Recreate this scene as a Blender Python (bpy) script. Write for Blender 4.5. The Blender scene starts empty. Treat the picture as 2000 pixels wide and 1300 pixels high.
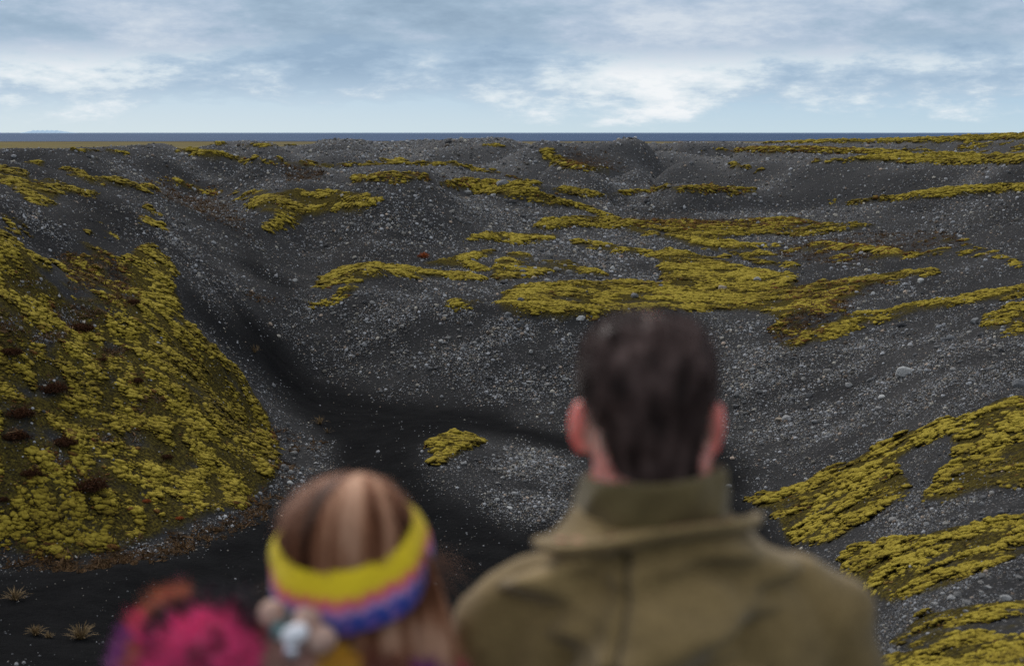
import bpy, math, random
import numpy as np
from mathutils import Vector, Matrix

random.seed(7)
RNG = np.random.default_rng(11)
scene = bpy.context.scene
COL = scene.collection

# ------------------------------------------------------------------ camera
FPX = 2778.0                       # 50 mm lens on a 36 mm sensor, 2000 px wide photograph
PITCH = math.atan((650 - 258) / FPX)
cam_data = bpy.data.cameras.new("camera")
cam_data.lens = 50.0
cam_data.sensor_width = 36.0
cam_data.clip_start = 0.05
cam_data.clip_end = 120000.0
cam_data.dof.use_dof = True
cam_data.dof.focus_distance = 32.0
cam_data.dof.aperture_fstop = 2.9
cam = bpy.data.objects.new("camera", cam_data)
COL.objects.link(cam)
cam.location = (0, 0, 0)
cam.rotation_euler = (math.pi / 2 - PITCH, 0, 0)
scene.camera = cam

# ------------------------------------------------------------------ render settings
scene.render.engine = 'CYCLES'
scene.view_settings.view_transform = 'Standard'
scene.view_settings.look = 'None'
scene.view_settings.exposure = 0
scene.cycles.use_denoising = True
try:
    scene.cycles.denoiser = 'OPENIMAGEDENOISE'
    scene.cycles.denoising_input_passes = 'RGB_ALBEDO_NORMAL'
    scene.cycles.denoising_prefilter = 'FAST'
except Exception:
    pass
scene.cycles.max_bounces = 4
scene.cycles.diffuse_bounces = 2
scene.cycles.glossy_bounces = 2
scene.cycles.sample_clamp_indirect = 2.0
scene.cycles.sample_clamp_direct = 3.0
scene.cycles.transparent_max_bounces = 6

# ------------------------------------------------------------------ helpers
def ray(u, v):
    """direction of the photograph's pixel (2000 x 1300) as (azimuth, tangent of elevation)"""
    u = np.asarray(u, float); v = np.asarray(v, float)
    dx = (u - 1000) / FPX
    up = (650 - v) / FPX
    dy = math.cos(PITCH) + up * math.sin(PITCH)
    dz = -math.sin(PITCH) + up * math.cos(PITCH)
    return np.arctan2(dx, dy), dz / np.hypot(dx, dy)

def at(u, v, y):
    """point at forward distance y seen in the direction of a pixel"""
    dx = (u - 1000) / FPX
    up = (650 - v) / FPX
    dy = math.cos(PITCH) + up * math.sin(PITCH)
    dz = -math.sin(PITCH) + up * math.cos(PITCH)
    k = y / dy
    return Vector((dx * k, y, dz * k))

def new_mesh(name, verts, faces, smooth=True):
    """fast mesh from numpy arrays; faces (n,3) or (n,4)"""
    me = bpy.data.meshes.new(name)
    verts = np.ascontiguousarray(verts, dtype=np.float32)
    faces = np.ascontiguousarray(faces, dtype=np.int32)
    nf, k = faces.shape
    me.vertices.add(len(verts))
    me.vertices.foreach_set("co", verts.ravel())
    me.loops.add(nf * k)
    me.loops.foreach_set("vertex_index", faces.ravel())
    me.polygons.add(nf)
    me.polygons.foreach_set("loop_start", np.arange(0, nf * k, k, dtype=np.int32))
    me.update(calc_edges=True)
    me.polygons.foreach_set("use_smooth", np.full(nf, bool(smooth)))
    return me

def add_attr(me, name, values):
    a = me.attributes.new(name, 'FLOAT', 'POINT')
    a.data.foreach_set("value", np.ascontiguousarray(values, dtype=np.float32))

def add_color(me, name, rgb):
    a = me.attributes.new(name, 'FLOAT_COLOR', 'POINT')
    c = np.ones((len(rgb), 4), np.float32); c[:, :3] = rgb
    a.data.foreach_set("color", c.ravel())

def link(name, me, mat=None, parent=None):
    o = bpy.data.objects.new(name, me)
    COL.objects.link(o)
    if mat is not None:
        me.materials.append(mat)
    if parent is not None:
        o.parent = parent
    return o

def tag(o, label=None, cat=None, group=None, kind=None):
    if label: o["label"] = label
    if cat: o["category"] = cat
    if group: o["group"] = group
    if kind: o["kind"] = kind
    return o

def empty(name, loc):
    o = bpy.data.objects.new(name, None)
    o.location = loc
    o.empty_display_size = 0.2
    COL.objects.link(o)
    return o

# vectorised gradient noise -------------------------------------------------
_perm = np.random.default_rng(3).permutation(512).astype(np.int64)
_perm = np.concatenate([_perm, _perm, _perm])
_ang = np.random.default_rng(4).uniform(0, 2 * math.pi, 512)
_g2 = np.stack([np.cos(_ang), np.sin(_ang)], 1)
_g3 = np.random.default_rng(5).normal(size=(512, 3)); _g3 /= np.linalg.norm(_g3, axis=1)[:, None]

def noise2(x, y):
    xi = np.floor(x).astype(np.int64); yi = np.floor(y).astype(np.int64)
    xf = x - xi; yf = y - yi
    u = xf * xf * xf * (xf * (xf * 6 - 15) + 10); v = yf * yf * yf * (yf * (yf * 6 - 15) + 10)
    def g(ix, iy, fx, fy):
        h = _perm[(_perm[ix & 511] + iy) & 511]
        return _g2[h, 0] * fx + _g2[h, 1] * fy
    a = g(xi, yi, xf, yf); b = g(xi + 1, yi, xf - 1, yf)
    c = g(xi, yi + 1, xf, yf - 1); d = g(xi + 1, yi + 1, xf - 1, yf - 1)
    return (a + u * (b - a)) * (1 - v) + (c + u * (d - c)) * v

def fbm2(x, y, oct=4, gain=0.5):
    s = 0; a = 1.0; f = 1.0
    for i in range(oct):
        s = s + a * noise2(x * f + 17.3 * i, y * f - 9.1 * i); a *= gain; f *= 2.03
    return s

def noise3(p):
    pi = np.floor(p).astype(np.int64); f = p - pi
    w = f * f * f * (f * (f * 6 - 15) + 10)
    out = 0
    for dx in (0, 1):
        for dy in (0, 1):
            for dz in (0, 1):
                h = _perm[(_perm[(_perm[(pi[:, 0] + dx) & 511] + pi[:, 1] + dy) & 511] + pi[:, 2] + dz) & 511]
                g = _g3[h]
                d = (f - np.array([dx, dy, dz]))
                wt = (w[:, 0] if dx else 1 - w[:, 0]) * (w[:, 1] if dy else 1 - w[:, 1]) * (w[:, 2] if dz else 1 - w[:, 2])
                out = out + wt * (g * d).sum(1)
    return out

def sstep(a, b, x):
    t = np.clip((x - a) / (b - a), 0, 1)
    return t * t * (3 - 2 * t)

def icosphere(sub):
    t = (1 + 5 ** .5) / 2
    v = [(-1, t, 0), (1, t, 0), (-1, -t, 0), (1, -t, 0), (0, -1, t), (0, 1, t), (0, -1, -t), (0, 1, -t), (t, 0, -1), (t, 0, 1), (-t, 0, -1), (-t, 0, 1)]
    v = [Vector(p).normalized() for p in v]
    f = [(0, 11, 5), (0, 5, 1), (0, 1, 7), (0, 7, 10), (0, 10, 11), (1, 5, 9), (5, 11, 4), (11, 10, 2), (10, 7, 6), (7, 1, 8), (3, 9, 4), (3, 4, 2), (3, 2, 6), (3, 6, 8), (3, 8, 9), (4, 9, 5), (2, 4, 11), (6, 2, 10), (8, 6, 7), (9, 8, 1)]
    for _ in range(sub):
        cache = {}; nf = []
        def mid(a, b):
            k = (min(a, b), max(a, b))
            if k not in cache:
                cache[k] = len(v); v.append((v[a] + v[b]).normalized())
            return cache[k]
        for a, b, c in f:
            ab, bc, ca = mid(a, b), mid(b, c), mid(c, a)
            nf += [(a, ab, ca), (b, bc, ab), (c, ca, bc), (ab, bc, ca)]
        f = nf
    return np.array([tuple(p) for p in v]), np.array(f, dtype=np.int32)

# node helper ------------------------------------------------------------------
class NT:
    def __init__(self, name):
        self.m = bpy.data.materials.new(name); self.m.use_nodes = True
        self.t = self.m.node_tree; self.n = self.t.nodes; self.l = self.t.links
        self.b = self.n["Principled BSDF"]
    def node(self, kind, **kw):
        x = self.n.new(kind)
        for k, v in kw.items():
            if k.startswith('i_'):
                x.inputs[int(k[2:]) if k[2:].isdigit() else k[2:].replace('_', ' ')].default_value = v
            else:
                setattr(x, k, v)
        return x
    def link(self, a, b): self.l.new(a, b)
    def attr(self, name, out='Fac'):
        x = self.n.new('ShaderNodeAttribute'); x.attribute_name = name; return x.outputs[out]
    def math(self, op, a, b=None, c=None, clamp=False):
        x = self.n.new('ShaderNodeMath'); x.operation = op; x.use_clamp = clamp
        for i, s in enumerate((a, b, c)):
            if s is None: continue
            if isinstance(s, (int, float)): x.inputs[i].default_value = s
            else: self.l.new(s, x.inputs[i])
        return x.outputs[0]
    def mix(self, f, a, b, blend='MIX'):
        x = self.n.new('ShaderNodeMix'); x.data_type = 'RGBA'; x.blend_type = blend
        for s, i in ((f, 0), (a, 6), (b, 7)):
            if isinstance(s, (int, float)): x.inputs[i].default_value = s
            elif isinstance(s, tuple): x.inputs[i].default_value = (*s, 1) if len(s) == 3 else s
            else: self.l.new(s, x.inputs[i])
        return x.outputs[2]
    def ramp(self, f, stops, interp='LINEAR'):
        x = self.n.new('ShaderNodeValToRGB'); x.color_ramp.interpolation = interp
        e = x.color_ramp.elements
        while len(e) < len(stops): e.new(0.5)
        for k, (p, c) in enumerate(stops):
            e[k].position = p
            e[k].color = (*c, 1) if len(c) == 3 else c
        self.l.new(f, x.inputs[0]); return x.outputs[0]
    def rng(self, f, a, b, c=0., d=1., smooth=True):
        x = self.n.new('ShaderNodeMapRange'); x.interpolation_type = 'SMOOTHSTEP' if smooth else 'LINEAR'
        self.l.new(f, x.inputs[0])
        for i, s in enumerate((a, b, c, d)): x.inputs[i + 1].default_value = s
        return x.outputs[0]
    def noise(self, scale, detail=4, rough=0.5, vec=None, out=0, lac=2.0):
        x = self.n.new('ShaderNodeTexNoise'); x.inputs['Scale'].default_value = scale
        x.inputs['Detail'].default_value = detail; x.inputs['Roughness'].default_value = rough; x.inputs['Lacunarity'].default_value = lac
        if vec is not None: self.l.new(vec, x.inputs['Vector'])
        return x.outputs[out]
    def voronoi(self, scale, vec=None, feature='F1', rnd=1.0):
        x = self.n.new('ShaderNodeTexVoronoi'); x.feature = feature; x.inputs['Scale'].default_value = scale
        x.inputs['Randomness'].default_value = rnd
        if vec is not None: self.l.new(vec, x.inputs['Vector'])
        return x
    def bump(self, h, strength=0.5, dist=0.02, normal=None):
        x = self.n.new('ShaderNodeBump'); x.inputs['Strength'].default_value = strength; x.inputs['Distance'].default_value = dist
        self.l.new(h, x.inputs['Height'])
        if normal is not None: self.l.new(normal, x.inputs['Normal'])
        return x.outputs[0]
    def set(self, **kw):
        for k, v in kw.items():
            k = k.replace('_', ' ')
            if isinstance(v, (int, float)): self.b.inputs[k].default_value = v
            elif isinstance(v, tuple): self.b.inputs[k].default_value = (*v, 1) if len(v) == 3 else v
            else: self.l.new(v, self.b.inputs[k])
        return self
    @property
    def geo(self): return self.n.new('ShaderNodeNewGeometry').outputs['Position']
    @property
    def objc(self): return self.n.new('ShaderNodeTexCoord').outputs['Object']
# ------------------------------------------------------------------ terrain
# each column: azimuth (as a photograph column) and the profile along it: (distance, photograph row) or (distance, 'z', height)
COLS = {
 # ('F', row, slope): climb at that slope until the sight line of the row;  ('D', run, drop): dip out of sight
 0:   [(13.8,1300),(16.5,1180),(18.5,1085),(19.4,960),(21,780),(23,600),(25.2,480),(28.5,400),(42,318),('D',6,1.6),('F',291,.3),('D',20,5)],
 150: [(14,1300),(17.5,1130),(18.6,1088),(19.8,950),(21.6,800),(24.2,640),(27.5,520),(33,410),(41,340),('D',5,1.5),('F',316,.3),('F',298,.15),('D',6,1.5),('F',287,.3),('D',20,5)],
 300: [(14,1310),(18,1110),(19.2,1050),(20.6,930),(22.4,800),(25,660),(28,560),(33,460),(42,372),('D',5,1.5),('F',328,.2),('F',296,.36),('D',6,1.3),('F',284,.3),('D',7,1.1),('F',277,.25),('D',20,5)],
 430: [(14,1310),(18.6,1090),(20.4,990),(21.9,900),(23.8,800),(26.6,700),(30,600),(35,520),(42,440),('D',5,1.2),('F',405,.2),('F',350,.15),('F',300,.36),('D',6,1.4),('F',283,.3),('D',8,1.2),('F',276,.25),('D',20,5)],
 520: [(14.5,1300),(18.7,1090),(21.3,990),(24.2,900),(25.6,850),(27.4,780),(29.6,700),(33,610),(38,530),(42,490),('F',440,.22),('F',395,.12),('F',362,.1),('F',312,.36),('F',298,.3),('D',7,1.5),('F',281,.3),('D',8,1.1),('F',274,.2),('D',20,5)],
 620: [(14.5,1300),(18.7,1090),(21.3,990),(25,880),(29.5,780),(31.4,735),('F',660,.45),('F',580,.42),('D',2.5,.35),('F',540,.03),('F',500,.06),('F',430,.36),('F',365,.34),('D',6,1.6),('F',345,.3),('F',325,.1),('D',5,1.3),('F',299,.34),('D',7,1.4),('F',279,.3),('D',8,1.1),('F',273,.2),('D',20,5)],
 700: [(14.5,1300),(18.7,1090),(21.3,990),(24.5,890),(28,810),(30.9,745),('F',660,.47),('F',575,.45),('F',527,.2),('D',2,.3),('F',500,.03),('F',480,.06),('F',420,.38),('F',361,.34),('D',7,1.7),('F',346,.3),('F',329,.12),('D',6,1.5),('F',296,.34),('D',7,1.5),('F',277,.3),('D',8,1.1),('F',271,.2),('D',20,5)],
 850: [(14.5,1300),(18.7,1090),(20.2,1010),(21.6,930),(23.6,862),(26,828),(29.5,775),('F',680,.47),('F',592,.44),('D',1.5,.18),('F',560,.04),('F',528,.04),('F',480,.08),('F',420,.38),('F',365,.34),('D',8,1.7),('F',342,.3),('F',322,.05),('D',7,1.6),('F',294,.34),('D',8,1.5),('F',276,.3),('D',8,1.1),('F',270,.2),('D',20,5)],
 1000:[(14.5,1300),(18.7,1090),(20.3,1015),(21.8,940),(24.2,876),(26.6,836),(29.2,780),('F',690,.46),('F',600,.44),('D',1.5,.18),('F',560,.03),('F',524,.05),('F',490,.05),('F',460,.05),('F',430,.2),('F',400,.25),('F',361,.25),('D',7,1.5),('F',331,.3),('F',316,.15),('D',7,1.5),('F',286,.34),('F',274,.3),('D',8,1.2),('F',269,.2),('D',20,5)],
 1070:[(22,945),(25,870),(29.2,780),('F',700,.46),('F',606,.44),('D',1.5,.18),('F',567,.03),('F',532,.05),('F',497,.05),('F',467,.05),('F',440,.15),('F',420,.2),('F',384,.25),('F',362,.2),('D',3,.5),('F',338,.33),('F',326,.3),('D',4,1.1),('F',292,.36),('F',273,.3),('D',20,5)],
 1150:[(14.5,1300),(18.7,1090),(21.3,985),(24.5,890),(28,805),(29.6,750),('F',690,.44),('F',612,.42),('D',1.5,.18),('F',575,.03),('F',540,.04),('F',505,.04),('F',475,.05),('F',450,.08),('F',430,.15),('F',408,.2),('F',385,.15),('F',365,.2),('F',346,.34),('F',338,.2),('D',6,2.0),('F',300,.4),('F',274,.34),('D',20,6)],
 1230:[(28,805),(29.8,755),('F',690,.42),('F',611,.40),('D',1.5,.18),('F',573,.03),('F',537,.04),('F',502,.04),('F',472,.05),('F',450,.08),('F',432,.15),('F',406,.2),('D',2,.3),('F',385,.2),('F',366,.2),('F',347,.34),('F',337,.2),('D',5,1.3),('F',302,.36),('F',268,.34),('D',20,5)],
 1268:[(28,812),(29.8,758),('F',690,.41),('F',610,.39),('D',1.5,.18),('F',571,.03),('F',533,.04),('F',496,.05),('F',466,.05),('F',442,.09),('F',432,.12),('F',405,.24),('D',2,.3),('F',385,.2),('F',368,.2),('F',346,.34),('F',333,.25),('D',6,1.5),('F',302,.33),('F',280,.32),('D',20,5)],
 1300:[(14.5,1300),(18.7,1090),(21.3,985),(24.5,890),(28,815),(29.9,760),('F',690,.40),('F',610,.38),('D',1.5,.18),('F',570,.03),('F',530,.04),('F',490,.05),('F',460,.06),('F',435,.1),('F',405,.25),('F',385,.2),('F',371,.2),('D',5,1.4),('F',345,.36),('F',327,.36),('D',7,2.0),('F',302,.3),('F',296,.1),('D',8,1.7),('F',280,.25),('F',275,.02),('D',20,5)],
 1450:[(14.5,1300),(18.7,1090),(21.3,985),(23.5,915),(25.8,850),(27.8,780),(29.8,710),(31.6,660),(33.2,622),('D',1.5,.15),('F',580,.03),('F',540,.04),('F',500,.04),('F',465,.05),('F',435,.07),('F',403,.25),('F',374,.3),('D',2,.4),('F',345,.36),('F',324,.33),('D',7,1.8),('F',304,.3),('F',297,.1),('D',8,1.6),('F',283,.25),('F',276,.02),('D',20,5)],
 1600:[(12,1290),(15,1150),(18,1040),(20.5,960),(22.5,920),(24.6,850),(26.6,780),(28.6,710),(30.8,650),(32.6,608),('D',1.5,.12),('F',560,.03),('F',525,.04),('F',490,.04),('F',462,.05),('F',432,.07),('F',403,.3),('D',2,.35),('F',345,.36),('F',318,.36),('F',311,.04),('D',6,1.5),('F',303,.25),('F',293,.06),('D',7,1.4),('F',279,.25),('F',272,.02),('D',20,5)],
 1800:[(8.5,1300),(11,1190),(14,1080),(16.5,990),(18.5,910),(20.2,845),(22,815),(24,765),(26.6,700),(29,650),(31.4,606),('F',570,.03),('F',535,.04),('F',498,.04),('F',465,.05),('F',440,.06),('F',405,.25),('F',388,.3),('F',376,.08),('D',2.5,.6),('F',345,.36),('F',321,.36),('F',306,.04),('D',6,1.4),('F',303,.25),('F',294,.06),('D',6,1.2),('F',277,.3),('F',268,.03),('D',20,5)],
 2000:[(7,1300),(9.5,1200),(12,1090),(14.5,990),(17,890),(19.3,795),(21,765),(23.5,710),(26,660),(28.3,612),('F',580,.03),('F',540,.04),('F',500,.04),('F',465,.05),('F',430,.08),('F',400,.3),('F',374,.3),('F',362,.08),('D',2.5,.6),('F',340,.36),('F',322,.36),('F',306,.04),('D',5,1.2),('F',303,.2),('F',294,.06),('D',5,1.2),('F',273,.3),('F',261,.03),('D',20,5)],
}
def expand(u, prof):
    out = []; r = z = None
    for e in prof:
        if e[0] == 'D':
            r += e[1]; z -= e[2]; out.append((r, z / r))
        elif e[0] == 'F':
            t = -float(ray(u, e[1])[1]); r1 = (e[2] * r - z) / (e[2] + t); z1 = -t * r1
            n = 2 if abs(math.log(r1 / r)) > .05 else 1
            for k in range(1, n + 1):
                q = r + (r1 - r) * k / n; out.append((q, (z + (z1 - z) * k / n) / q))
            r, z = r1, z1
        else:
            r = e[0]; h = float(ray(u, e[1])[1]); z = h * r; out.append((r, h))
    return out
P, Hc = [], []
def ctl(th, r, h): P.append((th, math.log(r))); Hc.append(h)
for u, prof in COLS.items():
    ex_ = expand(u, prof)
    if u == 1000: print([round(q[0], 1) for q in ex_])
    for r, h in ex_: ctl(float(ray(u, 258 - h * FPX)[0]), r, h)
# the ground falling away under the camera and the two people, and the flanks left and right of the frame
for th in (-0.85, -0.5, -0.2, 0.0, 0.2, 0.36, 0.6, 0.85):
    k = sstep(0.1, 0.36, th)
    near = [(0.6, -1.66), (1.0, -1.78), (1.75, -2.0), (3, -2.36), (5, -3.0 + 0.75 * k), (8, -4.05 + 1.2 * k), (11, -4.85 + 1.5 * k)]
    for r, z in near: ctl(th, r, z / r)
for th, base in ((-0.48, 0), (-0.75, 0), (0.48, 2000), (0.75, 2000)):
    for r, h in expand(base, COLS[base]):
        if r > 26 and base == 0: h = h * 0.8 + 0.01 * (abs(th) > 0.6)
        ctl(th, r * (0.96 if abs(th) < 0.6 else 0.9), h)
for th in np.linspace(-0.85, 0.85, 12):
    ctl(th, 220, -9 / 220); ctl(th, 450, -22 / 450)
P = np.array(P); Hc = np.array(Hc)
CK = 0.022
def kern(d2): return np.sqrt(d2 + CK * CK)
def rbf_fit(P, H):
    n = len(P)
    d2 = ((P[:, None] - P[None]) ** 2).sum(2)
    A = np.zeros((n + 3, n + 3)); A[:n, :n] = kern(d2) - np.eye(n) * 5e-4
    A[:n, n] = 1; A[:n, n + 1:] = P; A[n:, :n] = A[:n, n:].T
    return np.linalg.solve(A, np.concatenate([H, np.zeros(3)]))
W = rbf_fit(P, Hc)
def rbf_eval(th, s):
    out = np.empty(th.shape, np.float64); tf = th.ravel(); sf = s.ravel(); o = out.ravel()
    n = len(P); p0 = P[:, 0].astype(np.float32); p1 = P[:, 1].astype(np.float32); w = W[:n].astype(np.float32)
    for a in range(0, len(tf), 20000):
        t = tf[a:a + 20000].astype(np.float32)[:, None]; q = sf[a:a + 20000].astype(np.float32)[:, None]
        o[a:a + 20000] = np.sqrt((t - p0) ** 2 + (q - p1) ** 2 + np.float32(CK * CK)) @ w
    return out + W[n] + W[n + 1] * th + W[n + 2] * s

# grid
TH_IN = np.arange(-0.40, 0.4001, 0.0016)
g = 0.0016; side = [0.40]
while side[-1] < math.pi - 0.02:
    g = min(g * 1.12, 0.09); side.append(min(side[-1] + g, math.pi))
side = np.array(side[1:])
if side[-1] < math.pi: side = np.append(side, math.pi)
TH = np.concatenate([-side[::-1], TH_IN, side])
S0 = np.linspace(math.log(0.5), math.log(6.5), 70, endpoint=False)
S1 = np.linspace(math.log(6.5), math.log(450), 1480)
S = np.concatenate([S0, S1])
NT_, NS = len(TH), len(S)
# coarse evaluation on a regular lattice then cubic-like refinement would blur ridges, so evaluate directly (only where the fit is used)
TT, SS = np.meshgrid(TH, S, indexing='ij')
RR = np.exp(SS)
in_fit = np.abs(TH) < 1.0
Hh = np.zeros((NT_, NS))
Hh[in_fit] = rbf_eval(TT[in_fit], SS[in_fit])
dflt = np.interp(S, np.log([0.5, 1, 3, 8, 15, 25, 50, 120, 450]), np.array([-1.65, -1.7, -1.9, -2.2, -2.6, -3, -3.5, -5, -18]))
dflt = dflt / np.exp(S)
bw = sstep(0.7, 1.0, np.abs(TH))[:, None]
# the far crests stay below the skyline of the outwash hills
SKY_U = [-400,0,100,150,230,300,350,450,600,800,1000,1070,1100,1150,1190,1215,1232,1255,1290,1330,1400,1480,1600,1700,1868,2000,2400]
SKY_V = [292,289,288,286,283,277,275,272,270,269,268,267,270,275,276,269,265,270,279,277,276,276,274,272,267,261,258]
sk_th, sk_h = ray(np.array(SKY_U), np.array(SKY_V))
cap_h = np.interp(TH, sk_th, sk_h)[:, None] - .0006
wfar = sstep(45, 60, RR)
over = Hh - cap_h
kk = .0012
soft = cap_h - kk * np.log1p(np.exp(np.clip(-over / kk, -40, 40)))
Hh = np.where(in_fit[:, None], Hh * (1 - wfar) + soft * wfar, Hh)
Hh = Hh * (1 - bw) + dflt[None] * bw
Z = Hh * RR
X = RR * np.sin(TT); Y = RR * np.cos(TT)

def hidden_max(Hg):
    return np.maximum.accumulate(Hg, axis=1)

def th_index(th): return np.interp(th, TH, np.arange(NT_))
def s_index(s): return np.interp(s, S, np.arange(NS))
def bil(G, th, s):
    i = th_index(th); j = s_index(s)
    i0 = np.clip(np.floor(i).astype(int), 0, NT_ - 2); j0 = np.clip(np.floor(j).astype(int), 0, NS - 2)
    a = i - i0; b = j - j0
    return G[i0, j0] * (1 - a) * (1 - b) + G[i0 + 1, j0] * a * (1 - b) + G[i0, j0 + 1] * (1 - a) * b + G[i0 + 1, j0 + 1] * a * b

def cast(u, v):
    """where the sight line through a photograph pixel meets the ground: (azimuth, log distance)"""
    th, h = ray(u, v)
    th = np.atleast_1d(th); h = np.atleast_1d(h)
    out = np.empty(len(th))
    for k in range(len(th)):
        i = int(round(float(th_index(th[k]))))
        hit = np.nonzero(Hs[i] > h[k])[0]
        hit = hit[hit > 40]
        out[k] = S[hit[0]] if len(hit) else S[int(np.argmax(Hs[i, 200:])) + 200]
    return th, out

# ground undulation at sizes from metres down to decimetres
big = fbm2(X / 9 + 3, Y / 9 + 7, 3) * np.clip(RR / 60, 0.15, 1) * 0.17 * (1 - .65 * sstep(55, 85, RR))
mid = fbm2(X / 1.7, Y / 1.7, 3) * 0.06
keep_near = sstep(2.0, 8.0, RR)
Z = Z + (big + mid) * keep_near
Hs = Z / RR

from_px_cache = {}
def poly_ground(pts, step=12):
    """a patch outlined in photograph pixels, returned as an outline on the ground (azimuth, log distance)"""
    out = []
    n = len(pts)
    for k in range(n):
        (u0, v0), (u1, v1) = pts[k], pts[(k + 1) % n]
        m = max(1, int(math.hypot(u1 - u0, v1 - v0) / step))
        for t in np.arange(m) / m: out.append((u0 + (u1 - u0) * t, v0 + (v1 - v0) * t))
    out = np.array(out)
    th, s = cast(out[:, 0], out[:, 1])
    return np.stack([th, s], 1)

def fill(G, outline, value=1.0, mode='max'):
    """rasterise an outline on the ground grid"""
    i0 = int(max(0, math.floor(th_index(outline[:, 0].min())))); i1 = int(min(NT_ - 1, math.ceil(th_index(outline[:, 0].max()))))
    a = outline; b = np.roll(outline, -1, 0)
    for i in range(i0, i1 + 1):
        t = TH[i] + 1e-7
        m = (a[:, 0] > t) != (b[:, 0] > t)
        if not m.any(): continue
        xs = a[m, 1] + (t - a[m, 0]) / (b[m, 0] - a[m, 0]) * (b[m, 1] - a[m, 1])
        xs = np.sort(xs)
        for q in range(0, len(xs) - 1, 2):
            j0 = np.searchsorted(S, xs[q]); j1 = np.searchsorted(S, xs[q + 1])
            if j1 == j0: j1 += 1
            if mode == 'max': G[i, j0:j1] = np.maximum(G[i, j0:j1], value)
            else: G[i, j0:j1] = value

def box(G, ri, rj, n=2):
    """separable box blur"""
    for _ in range(n):
        for ax, r in ((0, ri), (1, rj)):
            if r < 1: continue
            pad = [(0, 0), (0, 0)]; pad[ax] = (r + 1, r)
            c = np.cumsum(np.pad(G, pad, mode='edge'), axis=ax)
            G = (np.take(c, range(2 * r + 1, c.shape[ax]), ax) - np.take(c, range(0, c.shape[ax] - 2 * r - 1), ax)) / (2 * r + 1)
    return G

def band(pts, w):
    """outline of a band along a polyline; w in photograph pixels, one width or one per point"""
    ws = [w] * len(pts) if isinstance(w, (int, float)) else w
    ws = [a * 1.3 for a in ws]
    return [(u, v - a / 2) for (u, v), a in zip(pts, ws)] + [(u, v + a / 2) for (u, v), a in reversed(list(zip(pts, ws)))]

exec_zones = None
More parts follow.
